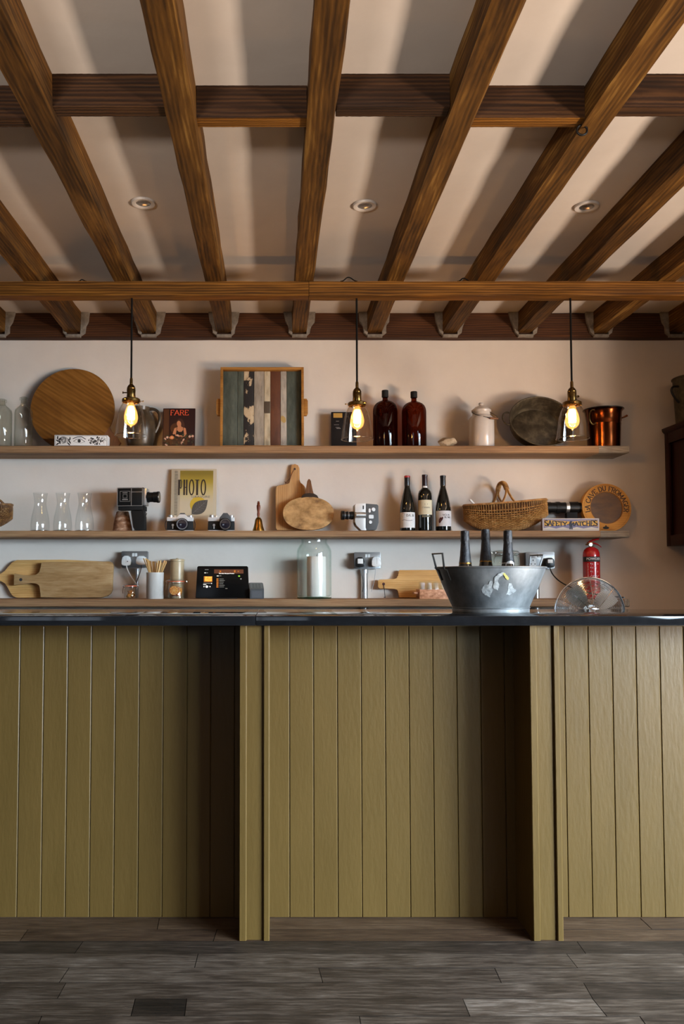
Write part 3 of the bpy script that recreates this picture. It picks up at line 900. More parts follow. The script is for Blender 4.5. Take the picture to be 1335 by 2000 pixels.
# ================================================================== UPPER SHELF
def clear_bottle(xc, hw, ytop, ysh, label):
    F = Fr(xc, Y0, ZU); R = F.k(hw)
    t = thing('glass_bottle', label, 'bottle', F.o, group='clear bottles at the left end')
    zt = F.p(xc, ytop)[1]; zs = F.p(xc, ysh)[1]
    n = R * .36
    o_ = [(0, 0), (R * .93, 0), (R, .006), (R, zs - R * .55), (R * .93, zs - R * .22), (R * .72, zs), (n * 1.15, zs + .012), (n, zs + .022), (n, zt - .016), (n * 1.28, zt - .014), (n * 1.28, zt), (n * .8, zt)]
    i_ = [(n * .8, zs + .02), (R * .68, zs - .004), (R * .9, zs - R * .3), (R * .955, zs - R * .6), (R * .955, .012), (0, .008)]
    m = M(); m.lathe(o_ + i_, 32); m.done('body', MAT['glass_old'], t)
    m = M(); m.lathe([(0, zt - .03), (n * .74, zt - .03), (n * .78, zt + .004), (0, zt + .006)], 18); m.done('stopper', MAT['glass_old'], t)
clear_bottle(1, 19.5, 781, 797, 'clear glass bottle at the far left end of the top shelf')
clear_bottle(43.5, 17.5, 777, 797, 'clear glass bottle just left of the round wooden board')

# round board leaning on the wall
F = Fr(137, 4.575, ZU)
R = F.k(83)
t = thing('round_board', 'large round dark wooden serving board leaning on the wall', 'serving board', F.o, (-.12, 0, 0))
m = M(); m.prism([(R * math.cos(a), R * math.sin(a)) for a in [2 * PI * i / 72 for i in range(72)]], -.006, .014, .004)
o = m.done('board', MAT['round_board'], t, (0, 0, R), (0, math.radians(33), 0))
ca = math.radians(-38)
d_ = Vector((math.cos(ca), math.sin(ca))); n_ = Vector((-d_.y, d_.x)); c_ = Vector((0, R))
h0, h1, h2 = c_ + d_ * R * .95, c_ + d_ * (R + F.k(24)), c_ + d_ * (R + F.k(37))
pl = [h0 + n_ * .055, h0 * .6 + h1 * .4 + n_ * .034, h1 + n_ * .030, h2 + n_ * .016, h2 - n_ * .006]
zlo = .002
pl += [(Vector((h2.x - .01, zlo))), Vector((h0.x - .02, zlo)), h0 - n_ * .05]
m = M(); m.prism([tuple(p) for p in pl], -.004, .011, .002); m.done('handle', MAT['handle_wood'], t)

# printed box
F = Fr(158, 4.462, ZU)
xa, xb = F.p(107, 850)[0], F.p(210, 850)[0]; zb = F.p(150, 850)[1]
t = thing('keepsake_box', 'white box printed with black engraved roses and an eye', 'box', F.o, (0, 0, math.radians(3)))
m = M(); m.box(((xa + xb) / 2, .037, zb / 2), (xb - xa, .074, zb), .0015); m.done('box', MAT['paper'], t)
m = M(); y = -.0006; W = xb - xa
yy = lambda f: zb * f
xx = lambda f: xa + W * f
m.line([(xx(.015), yy(.06)), (xx(.985), yy(.06)), (xx(.985), yy(.94)), (xx(.015), yy(.94)), (xx(.015), yy(.06))], .0016, y)
def rose(cx, cz, r, n, seed):
    rr = random.Random(seed)
    for k in range(n):
        q = r * (k + 1) / n
        a0 = rr.uniform(0, 360)
        m.line([(cx + q * math.cos(math.radians(a)) * (1 + .1 * math.sin(a * .1)), cz + q * .85 * math.sin(math.radians(a))) for a in range(int(a0), int(a0) + rr.randint(180, 320), 15)], r * .10, y)
rose(xx(.165), yy(.5), zb * .40, 6, 1)
for k in range(5): m.disc(xx(.06 + .045 * (k % 2)), yy(.2 + .14 * k), .010, .004, y, 10, .6 + k)
for k in range(4): m.disc(xx(.27 + .02 * (k % 2)), yy(.2 + .16 * k), .010, .0035, y, 10, 2.4 - k * .3)
ex, ez = xx(.46), yy(.45)
m.line([(ex - .030, ez), (ex - .012, ez + .012), (ex + .010, ez + .013), (ex + .032, ez - .002)], .0026, y)
m.line([(ex - .030, ez), (ex - .010, ez - .008), (ex + .012, ez - .009), (ex + .032, ez - .002)], .0014, y)
m.disc(ex + .001, ez + .002, .009, .009, y, 16)
m.line([(ex - .033, ez + .014), (ex - .008, ez + .024), (ex + .014, ez + .025), (ex + .036, ez + .012)], .004, y)
rr = random.Random(5)
for k in range(34):
    a = rr.uniform(0, 2 * PI); q = rr.random() ** .6
    m.disc(xx(.76) + math.cos(a) * q * .042, yy(.52) + math.sin(a) * q * zb * .36, rr.uniform(.003, .008), rr.uniform(.002, .004), y, 8, rr.uniform(0, 3))
rose(xx(.70), yy(.52), zb * .26, 4, 3)
for k in range(9): m.line([(xx(.86 + .012 * k), yy(.2 + .5 * rr.random())), (xx(.88 + .011 * k), yy(.4 + .5 * rr.random()))], .0018, y)
m.done('engraved_print', MAT['ink'], t)

# stoneware pitcher
F = Fr(273, 4.55, ZU); K = F.k(1)
t = thing('pitcher', 'brown glazed stoneware pitcher behind the left pendant lamp', 'pitcher', F.o)
zt = F.p(271, 796)[1]
o_ = [(0, 0), (22 * K, 0), (23.5 * K, .006), (27 * K, zt * .2), (30.5 * K, zt * .42), (30 * K, zt * .58), (26 * K, zt * .76), (19 * K, zt * .88), (17.5 * K, zt * .92), (19 * K, zt), (17 * K, zt)]
i_ = [(16 * K, zt * .92), (24 * K, zt * .76), (28 * K, zt * .5), (24 * K, zt * .2), (0, .01)]
m = M(); m.lathe(o_ + i_, 36); b = m.done('body', MAT['pitcher'], t)
m = M(); m.tube(bez((16 * K, 0, zt * .96), (36 * K, 0, zt * 1.0), (46 * K, 0, zt * .80), (28.5 * K, 0, zt * .40), 18), [.0075 + .002 * abs(i - 9) / 9 for i in range(19)], 10); m.done('handle', MAT['pitcher'], t)

# magazine
F = Fr(348.5, 4.53, ZU)
t = thing('magazine', 'dark red food magazine titled FARE, standing upright', 'magazine', F.o, (-.10, 0, 0))
xa, xb = F.p(317.5, 800)[0], F.p(380.5, 800)[0]; zt = F.p(340, 795.5)[1]
CW = plain('dark_cover', H('260b0a'), .35)
m = M(); m.box(((xa + xb) / 2, .005, zt / 2), (xb - xa, .01, zt), .0008); m.done('pages', CW, t)
SKIN = plain('printed_skin', H('b97a55'), .4)
PR = [CW, plain('printed_brown', H('4a2a14'), .4), SKIN, plain('printed_hair', H('40231a'), .4), plain('printed_black', H('0d0908'), .4), plain('printed_orange', H('cf7a3c'), .4), plain('printed_leaf', H('3a3a26'), .4), plain('printed_pink', H('c9a08c'), .4), plain('printed_maroon', H('240808'), .4)]
m = M(); gx = lambda f: xa + (xb - xa) * f
gz = lambda f: zt * f
L = 0
def ly():
    global L
    L += 1; return -.0004 - L * .00004
m.mi = 1; m.rect(gx(.02), gx(.19), gz(.02), gz(.98), ly())
m.mi = 8; m.rect(gx(.19), gx(.98), gz(.5), gz(.98), ly())
m.mi = 1; m.disc(gx(.40), gz(.50), .03, .03, ly())
m.mi = 3; m.disc(gx(.53), gz(.63), .021, .026, ly()); m.disc(gx(.61), gz(.56), .012, .028, ly())
m.mi = 2; m.disc(gx(.50), gz(.61), .012, .018, ly(), 18, .15)
m.flat([(gx(.46), gz(.56)), (gx(.46), gz(.5)), (gx(.60), gz(.5)), (gx(.56), gz(.57))], ly())
m.flat([(gx(.36), gz(.50)), (gx(.31), gz(.36)), (gx(.42), gz(.34)), (gx(.68), gz(.34)), (gx(.74), gz(.36)), (gx(.71), gz(.5)), (gx(.6), gz(.53)), (gx(.46), gz(.53))], ly())
m.mi = 4; m.flat([(gx(.40), gz(.32)), (gx(.43), gz(.46)), (gx(.5), gz(.41)), (gx(.58), gz(.41)), (gx(.64), gz(.47)), (gx(.67), gz(.32))], ly())
m.line([(gx(.43), gz(.46)), (gx(.44), gz(.52))], .0025, ly()); m.line([(gx(.64), gz(.47)), (gx(.63), gz(.52))], .0025, ly())
m.mi = 2; m.line([(gx(.33), gz(.37)), (gx(.45), gz(.31)), (gx(.62), gz(.30))], .009, ly()); m.line([(gx(.72), gz(.37)), (gx(.66), gz(.31)), (gx(.5), gz(.30))], .009, ly())
rr = random.Random(11)
for k in range(60):
    m.mi = rr.choice([6, 6, 4, 1, 7, 8, 6])
    m.disc(gx(rr.uniform(.06, .96)), gz(rr.uniform(.08, .33)), rr.uniform(.004, .010), rr.uniform(.003, .008), ly(), 8, rr.random() * 3)
m.mi = 5; m.disc(gx(.29), gz(.265), .0115, .0105, ly()); m.mi = 7; m.disc(gx(.29), gz(.265), .005, .005, ly())
for q in ((.84, .29), (.15, .27), (.93, .3)): m.mi = 7; m.disc(gx(q[0]), gz(q[1]), .007, .007, ly(), 9)
m.mi = 1; m.flat([(gx(.20), gz(.2)), (gx(.30), gz(.2)), (gx(.28), gz(.08)), (gx(.22), gz(.08))], ly()); m.flat([(gx(.66), gz(.21)), (gx(.78), gz(.21)), (gx(.76), gz(.08)), (gx(.68), gz(.08))], ly())
m.mi = 7; m.rect(gx(.36), gz(0) + gx(.62), gz(.035), gz(.05), ly())
m.done('cover_print', PR, t)
m = M(); serif(m, 'FARE', (xa + xb) / 2 + .002, gz(.825), gz(.125), -.0045, .15, 1.25); m.done('cover_title', plain('printed_red', H('d9583a'), .4), t)

# reclaimed wood tray
F = Fr(511.5, 4.555, ZU)
t = thing('serving_tray', 'square wooden tray floored with painted reclaimed slats, standing on edge', 'tray', F.o, (-.07, 0, 0))
xa, xb = F.p(430, 800)[0], F.p(593, 800)[0]; zt = F.p(511, 717)[1]
fw = F.k(5); D = .05
FR = wood('tray_frame_wood', [(.3, H('6b4420')), (.5, H('99692f')), (.7, H('b98545'))], 'X', 60, 20, 8, .6, .2, .4)
m = M()
m.box((xa + fw / 2, -D / 2 + .02, zt / 2), (fw, D, zt), .001); m.box((xb - fw / 2, -D / 2 + .02, zt / 2), (fw, D, zt), .001)
m.box(((xa + xb) / 2, -D / 2 + .02, zt - fw / 2), (xb - xa - 2 * fw - .0006, D, fw), .001); m.box(((xa + xb) / 2, -D / 2 + .02, fw / 2), (xb - xa - 2 * fw - .0006, D, fw), .001)
m.done('frame', FR, t)
GREEN = speckle('faded_green_paint', [(.3, H('31372f')), (.5, H('474d43')), (.7, H('5a5e52'))], (25, 25, 8), .7, bump=.2)
BLACKP = speckle('peeling_black_paint', [(.50, H('1a1411')), (.545, H('201814')), (.565, H('b59d7c')), (.75, H('c9b698'))], (14, 14, 9), .7, bump=.4, detail=5)
CREAMP = speckle('weathered_cream_paint', [(.3, H('5a5044')), (.45, H('8c8071')), (.7, H('a89b8a'))], (30, 30, 8), .8, bump=.4)
IVORYP = speckle('ivory_paint', [(.3, H('8e7d63')), (.5, H('b8a88c')), (.7, H('c9bb9f'))], (25, 25, 8), .7, bump=.3)
BROWNP = speckle('rust_brown_paint', [(.3, H('4c2815')), (.7, H('6b3d22'))], (25, 25, 8), .65, bump=.2)
LGREYP = speckle('light_grey_paint', [(.3, H('7d7468')), (.5, H('a79d90')), (.7, H('bab0a2'))], (25, 25, 8), .7, bump=.3)
mats = [GREEN, BLACKP, CREAMP, IVORYP, BROWNP, LGREYP]
for (p0, p1, mi) in ((434.6, 463.2, 0), (463.8, 475, 0), (475.6, 495.4, 1), (496, 515, 2), (515.6, 527.4, 3), (528, 547.4, 4), (548, 559.4, 5), (560, 588.2, 0)):
    m = M(); a, b = F.p(p0, 800)[0], F.p(p1, 800)[0]
    m.box(((a + b) / 2, .008 + random.uniform(-.0006, .0006), zt / 2), (b - a, .012, zt - 2 * fw - .001), .0012)
    m.done('slat', mats[mi], t)
m = M(); a, b = F.p(516, 800)[0], F.p(527, 800)[0]; m.box(((a + b) / 2, .0015, F.p(0, 794)[1]), (b - a, .0012, F.k(24)), .0004); m.done('paint_patch', plain('dark_patch', H('4a3c2c'), .7), t)
m = M(); m.disc(F.p(553, 818)[0], F.p(553, 818)[1], .014, .022, .0008, 9, .4); m.done('paint_patch', plain('ochre_patch', H('a8894e'), .7), t)
for sx, px in ((-1, 425), (1, 598)):
    m = M(); x0 = xa if sx < 0 else xb
    zz = F.p(0, 795)[1]; hh = F.k(17); ww = F.k(8)
    m.prism([(x0, zz - hh), (x0 + sx * ww * .7, zz - hh), (x0 + sx * ww, zz - hh * .75), (x0 + sx * ww, zz + hh * .75), (x0 + sx * ww * .7, zz + hh), (x0, zz + hh)], -.016, .006, .002)
    m.done('handle', FR, t)

# black box with a gold label
F = Fr(671.5, 4.57, ZU)
t = thing('gift_box', 'black slipcase box with a gold label, behind the middle lamp', 'box', F.o, (-.06, 0, 0))
xa, xb = F.p(647, 840)[0], F.p(696, 840)[0]; zt = F.p(671, 803.5)[1]
m = M(); m.box(((xa + xb) / 2, .014, zt / 2), (xb - xa, .028, zt), .001); m.done('box', plain('matt_black_card', (.010, .008, .008), .6, spec=.15), t)
m = M(); a = F.p(651, 806); b = F.p(668.5, 815); m.rect(a[0], b[0], b[1], a[1], -.0004); m.done('gold_label', MAT['gold'], t)
m = M()
for k, (px, py, wp) in enumerate(((659, 822, 6), (657, 829, 10), (659, 834, 8), (661, 836.5, 8))):
    p = F.p(px, py); m.rect(p[0] - F.k(wp / 2), p[0] + F.k(wp / 2), p[1] - .0012, p[1] + .0012, -.0004)
p = F.p(661, 836); m.rect(p[0] - F.k(4), p[0] + F.k(4), p[1] - .002, p[1] + .002, -.0005)
m.done('small_print', MAT['ink_grey'], t)

# amber bottles
def amber(xc, hw, ytop, ycap, ysh, label):
    F = Fr(xc, 4.55, ZU); R = F.k(hw)
    t = thing('amber_bottle', label, 'bottle', F.o, group='large amber bottles')
    zt = F.p(xc, ytop)[1]; zc = F.p(xc, ycap)[1]; zs = F.p(xc, ysh)[1]
    n = F.k(5.2)
    o_ = [(0, .004), (R * .8, 0), (R * .96, .003), (R, .012), (R, zs - .018), (R * .985, zs - .006), (R * .94, zs + .006), (R * .85, zs + .018), (R * .70, zs + .028), (R * .52, zs + .035), (R * .36, zs + .039), (n * 1.1, zs + .043), (n, zs + .047), (n, zc + .005), (n * .7, zc + .005)]
    m = M(); m.lathe(o_, 36)
    m.done('body', MAT['amber'], t)
    cr = F.k(6.6)
    m = M(); m.lathe([(0, zc), (cr, zc), (cr * 1.02, zc + .003), (cr, zc + .006), (cr, zt - .002), (cr * .9, zt), (0, zt)], 24); m.done('screw_cap', MAT['black_matt'], t)
amber(753, 24, 762.5, 776, 797, 'large amber glass bottle beside the middle pendant lamp')
amber(809.5, 23.8, 765, 777, 799, 'large amber glass bottle on the right of the amber pair')

# rock
F = Fr(874, 4.50, ZU); K = F.k(1)
bm_ = M(); t_ = bmesh.new(); bmesh.ops.create_icosphere(t_, subdivisions=3, radius=1)
rr = random.Random(4)
dirs = [(Vector((rr.uniform(-1, 1), rr.uniform(-1, 1), rr.uniform(-1, 1))).normalized(), rr.uniform(.62, .95)) for _ in range(22)]
for v in t_.verts:
    co = v.co.copy()
    for d, q in dirs:
        e = co.dot(d)
        if e > q: co -= d * (e - q)
    sx = 1.0 if co.x < .2 else 1.0
    v.co = Vector((co.x * 20 * K, co.y * 15 * K, max(co.z, -.8) * 12.5 * K + 10 * K))
bm_._merge(t_, Matrix.Identity(4))
tag(bm_.done('rock', MAT['stone_rock'], None, F.o, None, 20), 'small pale jagged rock left of the white enamel can', 'rock')

# enamel can
F = Fr(941.5, 4.53, ZU); K = F.k(1)
t = thing('enamel_can', 'white enamel milk can with lid and wire bail', 'can', F.o)
z = lambda py: F.p(941, py)[1]
m = M(); m.lathe([(0, 0), (24 * K, 0), (24.6 * K, .004), (24.6 * K, z(822)), (23 * K, z(817)), (19 * K, z(813)), (17 * K, z(811)), (16.6 * K, z(804)), (17.5 * K, z(803)), (15.5 * K, z(803)), (0, z(805))], 36); m.done('body', MAT['enamel'], t)
m = M(); m.lathe([(17.8 * K, z(806)), (19 * K, z(804)), (19 * K, z(801.5)), (16 * K, z(799)), (12 * K, z(795.5)), (6 * K, z(793.5)), (3.6 * K, z(793)), (3.2 * K, z(791.5)), (5.2 * K, z(789.5)), (4.2 * K, z(787)), (0, z(786.3))], 32); lid = m.done('lid', MAT['enamel'], t)
m = M(); m.tube([(18.4 * K * math.cos(a), 18.4 * K * math.sin(a), z(803.5)) for a in [2 * PI * i / 30 for i in range(30)]], .0016, 6, True)
m.tube(bez((-17.5 * K, -4 * K, z(804)), (-26 * K, -12 * K, z(812)), (0, -26 * K, z(818)), (10 * K, -26 * K, z(821.5)), 14) + bez((10 * K, -26 * K, z(821.5)), (30 * K, -24 * K, z(822)), (34 * K, -10 * K, z(818)), (17.5 * K, -2 * K, z(806)), 14)[1:], .0017, 6)
wire_ = m.done('bail', MAT['wire'], t)
m = M(); m.cyl((10 * K, -26.2 * K, z(821.8)), (26 * K, -24 * K, z(822.5)), .0055, .0055, 12); m.done('grip', MAT['handle_wood'], wire_)

# oval zinc tub standing on its side
F = Fr(1053, 4.56, ZU); K = F.k(1)
t = thing('oval_tub', 'old oval galvanised tub standing on its side, mouth to the room', 'tub', F.o, (0, 0, math.radians(4)))
# build in own axes: mouth at +W facing, then tip it
rx, rz, dep = 63 * K, 54 * K, .085
tilt = math.radians(20)
mat_ = Matrix.Translation(Vector((0, -.055, rz * math.cos(tilt) + .004))) @ Matrix.Rotation(-tilt, 4, 'X') @ Matrix.Rotation(PI / 2, 4, 'X')
m = M(); m.xf = mat_
prof = [(1.0, 0), (1.03, -.003), (1.02, .003), (.985, 0), (.93, -.03), (.84, -dep * .9), (.80, -dep), (.76, -dep + .004), (0, -dep + .004)]
outp = [(0, -dep - .004), (.82, -dep - .004), (.87, -dep * .9), (.965, -.03), (1.0, 0)]
ring = lambda r, z_, n=48: [m._v((rx * r * math.cos(2 * PI * i / n), rz * r * math.sin(2 * PI * i / n), z_)) for i in range(n)]
rows = []
for r, z_ in prof + outp: rows.append(ring(r, z_) if r > 0 else [m._v((0, 0, z_))])
for a, b in zip(rows[:-1], rows[1:]):
    n = max(len(a), len(b))
    if len(a) == 1 and len(b) == 1: continue
    for i in range(n):
        j = (i + 1) % n
        if len(a) == 1: m._f([a[0], b[i], b[j]])
        elif len(b) == 1: m._f([a[i], a[j], b[0]])
        else: m._f([a[i], a[j], b[j], b[i]])
m.done('tub', MAT['zinc_old'], t)
m = M(); m.xf = mat_; m.tube([(rx * 1.015 * math.cos(2 * PI * i / 60), rz * 1.015 * math.sin(2 * PI * i / 60), 0) for i in range(60)], .0032, 8, True); m.done('rolled_rim', MAT['zinc_old'], t)
for sgn in (-1, 1):
    m = M(); m.xf = mat_
    m.tube(bez((sgn * rx * .985, rz * .34, -.004), (sgn * rx * 1.27, rz * .50, -.012), (sgn * rx * 1.30, -rz * .20, -.012), (sgn * rx * .99, -rz * .16, -.004), 14), .0040, 8); m.done('handle', MAT['zinc_old'], t)

# copper ice bucket
F = Fr(1181, 4.54, ZU); K = F.k(1)
t = thing('copper_pot', 'tall copper pot with dark rim and side handles', 'pot', F.o)
z = lambda py: F.p(1181, py)[1]
o_ = [(0, 0), (29.5 * K, 0), (30.5 * K, .003), (32 * K, z(832)), (32.6 * K, z(830.5)), (32.2 * K, z(828)), (34 * K, z(806)), (36.5 * K, z(802)), (37.8 * K, z(800.5)), (37 * K, z(799.5)), (34.5 * K, z(801)), (32 * K, z(806)), (29 * K, .01), (0, .006)]
m = M(); m.lathe(o_, 44); m.done('body', MAT['copper'], t)
m = M(); m.tube([(37.4 * K * math.cos(a), 37.4 * K * math.sin(a), z(800.6)) for a in [2 * PI * i / 44 for i in range(44)]], .0028, 8, True); m.done('rim', MAT['wire'], t)
m = M(); a_ = math.radians(215)
cx, cy = 35.5 * K * math.cos(a_), 35.5 * K * math.sin(a_)
m.tube([(cx + .2 * K - 8.5 * K * math.cos(a) * .95, cy - .006 - 2 * K * math.cos(a), z(819) + 14.5 * K * math.sin(a)) for a in [2 * PI * i / 26 for i in range(26)]], .0034, 8, True); m.done('ring_handle', MAT['brass_dark'], t)
m = M(); m.tube([(33 * K, -.004, z(817.5)), (40 * K, -.002, z(815)), (47 * K, 0, z(811.5))], [.0035, .0045, .006], 10); m.box((33.2 * K, -.004, z(818)), (.006, .02, .026), .0015); m.done('handle', MAT['copper'], t)

# wall cabinet with its tarnished jug
CX = at(1300, 900, WALL_Y).x
zc0, zc1 = at(1300, 1067, WALL_Y).z, at(1300, 848, WALL_Y).z
t = thing('wall_cabinet', 'dark mahogany wall cabinet at the right edge, panelled side showing', 'cabinet', (CX, WALL_Y - .001, zc0))
Hh = zc1 - zc0; Dp = .34; Wd = .31
m = M(); m.box((Wd / 2 + .006, -Dp / 2, Hh / 2), (Wd - .012, Dp, Hh)); m.done('body', MAT['mahogany'], t)
m = M()
for yy, w_ in ((-.022, .044), (-Dp + .022, .044)): m.box((.0, yy, Hh / 2), (.014, w_, Hh), .002)
for zz, h_ in ((.03, .06), (Hh - .03, .06)): m.box((.0, -Dp / 2, zz), (.014, Dp - .0885, h_), .002)
m.done('side_frame', MAT['mahogany'], t)
m = M(); m.prism([(-.008, 0), (-.020, .012), (-.022, .020), (-.022, .028), (Wd, .028), (Wd, 0)], -Dp - .02, 0, .001)
c = m.done('cornice', MAT['mahogany'], t, (0, 0, Hh))
m = M(); m.box((Wd / 2 + .004, -Dp - .010, Hh / 2), (Wd - .03, .018, Hh - .02), .003); dr = m.done('door', MAT['mahogany'], t)
m = M(); m.sphere((Wd - .04, -Dp - .03, Hh / 2), .012); m.cyl((Wd - .04, -Dp - .018, Hh / 2), (Wd - .04, -Dp - .03, Hh / 2), .005); m.done('knob', MAT['brass'], dr)
zj = zc1 + .028
F = Fr(1353, 4.52, zj)
jx = CX + .122
t = thing('zinc_churn', 'tarnished zinc churn standing on top of the mahogany cabinet', 'churn', (jx, 4.52, zj))
zt = at(1335, 727, 4.40).z - zj
R0, R1 = .118, .131
m = M(); m.lathe([(0, 0), (R0, 0), (R0, .004), (R1, zt - .012), (R1 + .005, zt - .008), (R1 + .006, zt - .002), (R1 + .002, zt), (R1 - .003, zt - .004), (R0 - .004, .006), (0, .005)], 40); m.done('body', MAT['zinc_jug'], t)
m = M(); m.tube(bez((-R1 + .004, -.03, zt - .058), (-R1 - .045, -.035, zt - .05), (-R1 - .055, -.035, zt - .085), (-R1 + .006, -.03, zt - .148), 14), .0062, 8); m.done('handle', MAT['wire'], t)

# ================================================================== MIDDLE SHELF
def wicker(name, label, loc, rot, mats, L=.22, H0=.125, Wd=.085, handle='across', hh=.125):
    t = thing(name, label, 'basket', loc, rot)
    fw = lambda u: Wd * max(1 - abs(u) ** 5, 0) ** .5 * (.82 + .18 * (1 - u * u)) + .002
    fb = lambda u: .0025 + H0 * .50 * abs(u) ** 2.6
    um = lambda s: math.sin(s * PI / 2)
    fr = lambda u: H0 + .006 * u * u
    def S(u, a, off=0.0):
        # a: 0 front rim -> pi back rim
        y = -fw(u) * math.cos(a); zr, zb_ = fr(u), fb(u)
        q = max(math.sin(a), 0) ** .55
        zz = zr - (zr - zb_) * q
        p = Vector((u * L, y * (.62 + .38 * (zz - zb_) / max(zr - zb_, 1e-4)), zz))
        if off:
            nrm = Vector((u * .4, -math.cos(a), -.8 * math.sin(a))).normalized()
            p += nrm * off
        return p
    m = M()
    nu = 46
    for i in range(nu + 1):
        u = um(-.98 + 1.96 * i / nu)
        m.tube([S(u, PI * k / 16) for k in range(17)], .0019, 5, caps=False)
    rows_ = 40
    for k in range(1, rows_):
        a = PI * k / rows_
        pts = []
        for i in range(nu * 2 + 1):
            u = um(-1 + 2 * i / (nu * 2))
            ph = math.cos(PI * (i / 2) + (k % 2) * PI)
            pts.append(S(u, a, .0026 * ph))
        m.tube(pts, .0031, 5, caps=False)
    # dark liner sheet added to stand for shade in the gaps
    m.done('woven_body', mats[0], t)
    m = M(); g = 24
    grid = [[m._v(S(um(-.97 + 1.94 * i / g), PI * k / 12, -.004)) for k in range(13)] for i in range(g + 1)]
    for i in range(g):
        for k in range(12): m._f([grid[i][k], grid[i + 1][k], grid[i + 1][k + 1], grid[i][k + 1]])
    m.done('shade_liner', mats[1], t)
    m = M()
    loop = [S(um(-1 + 2 * i / 40), 0) for i in range(41)] + [S(um(1 - 2 * i / 40), PI) for i in range(1, 40)]
    m.tube([p + Vector((0, 0, .002)) for p in loop], .0058, 8, True)
    for s_ in (0,):
        pass
    for j in range(110):
        u = um(-.97 + 1.94 * j / 109)
        for aa in (0, PI):
            p = S(u, aa) + Vector((0, 0, .002))
            sg = -1 if aa == 0 else 1
            m.tube([p + Vector((-.003, sg * .0062, -.004)), p + Vector((0, sg * .003, .0062)), p + Vector((.003, -sg * .006, .002))], .0016, 4, caps=False)
    m.done('rim', mats[0], t)
    m = M()
    if handle == 'across':
        for s_ in (-1, 1):
            w_ = fw(0) * .98
            m.tube(bez((s_ * .035, -w_, H0 - .002), (s_ * .006, -w_, H0 + .05), (s_ * .003, -w_ * .98, H0 + .06), (s_ * .004, -w_ * .8, H0 + hh * .72), 10) + bez((s_ * .004, -w_ * .8, H0 + hh * .72), (s_ * .004, -w_ * .5, H0 + hh * 1.08), (s_ * .004, w_ * .5, H0 + hh * 1.08), (s_ * .004, w_ * .8, H0 + hh * .72), 12)[1:] + bez((s_ * .004, w_ * .8, H0 + hh * .72), (s_ * .003, w_ * .98, H0 + .06), (s_ * .006, w_, H0 + .05), (s_ * .035, w_, H0 - .002), 10)[1:], .0062, 8)
        w_ = fw(0) * .98
        core = bez((0, -w_ * .86, H0 + hh * .62), (0, -w_ * .5, H0 + hh * 1.10), (0, w_ * .5, H0 + hh * 1.10), (0, w_ * .86, H0 + hh * .62), 30)
        for i in range(len(core) - 1):
            p, q = core[i], core[i + 1]; d = (q - p).normalized(); n2 = Vector((0, -d.z, d.y))
            m.tube([p + (Vector((1, 0, 0)) * math.cos(a) * .0125 + n2 * math.sin(a) * .0085) for a in [2 * PI * k / 10 for k in range(10)]], .0022, 4, True)
    else:
        for s_ in (-1, 1):
            m.tube(bez((-.82 * L, s_ * .012, H0), (-.75 * L, s_ * .005, H0 + hh * 1.3), (.62 * L, s_ * .005, H0 + hh * 1.25), (.84 * L, s_ * .012, H0 - .004), 26), .0052, 8)
    if handle == 'across':
        for v in m.bm.verts: v.co.x += -.026 * v.co.y / Wd - .008
    m.done('handle', mats[0], t)
    return t
F = Fr(-58, 4.53, ZM)
wicker('wicker_basket', 'dark wicker basket cut by the left edge of the photo', F.o, (0, 0, 0), [MAT['wicker_dark'], MAT['wicker_dark']], F.k(82), F.p(0, 989)[1], .075, 'along', .085)

# carafes
def carafe(xc, label):
    F = Fr(xc, 4.52, ZM); K = F.k(1)
    t = thing('glass_carafe', label, 'carafe', F.o, group='glass carafes')
    z = lambda py: F.p(xc, py)[1]
    o_ = [(0, .001), (17.8 * K, 0), (18.6 * K, .003), (18.4 * K, z(1026)), (16.8 * K, z(1010)), (13.2 * K, z(994)), (11.4 * K, z(984)), (12.2 * K, z(974)), (14.2 * K, z(963)), (13.6 * K, z(962.6))]
    i_ = [(11.5 * K, z(974)), (10.7 * K, z(984)), (12.4 * K, z(994)), (16 * K, z(1010)), (17.5 * K, z(1026)), (16.5 * K, .0095), (0, .0085)]
    m = M(); m.lathe(o_ + i_, 36); b = m.done('body', MAT['glass'], t)
    m = M(); m.lathe([(0, .0012), (17.6 * K, .0012), (17.9 * K, .005), (0, .0055)], 30); e = m.done('thick_base', glass('carafe_base_glass', (.6, .56, .52), (.25, .22, .2), .05, .2), t)
    return t
carafe(78.5, 'clear glass carafe, leftmost of the three carafes')
carafe(122.5, 'clear glass carafe, middle one of the three carafes')
carafe(165, 'clear glass carafe, rightmost of the three, nearest the black cine camera')

# upturned flower pot
F = Fr(239.5, 4.57, ZM); K = F.k(1)
t = thing('flower_pot', 'limed terracotta pot turned upside down behind the black camera grip', 'flower pot', F.o)
z = lambda py: F.p(239, py)[1]
m = M(); m.lathe([(15 * K, 0), (18.8 * K, 0), (19 * K, .003), (17.2 * K, z(1022)), (11.8 * K, z(1000)), (10.5 * K, z(999)), (3 * K, z(999)), (3 * K, z(1001)), (9.5 * K, z(1001.5)), (15 * K, .0)], 32); m.done('pot', MAT['terracotta'], t)

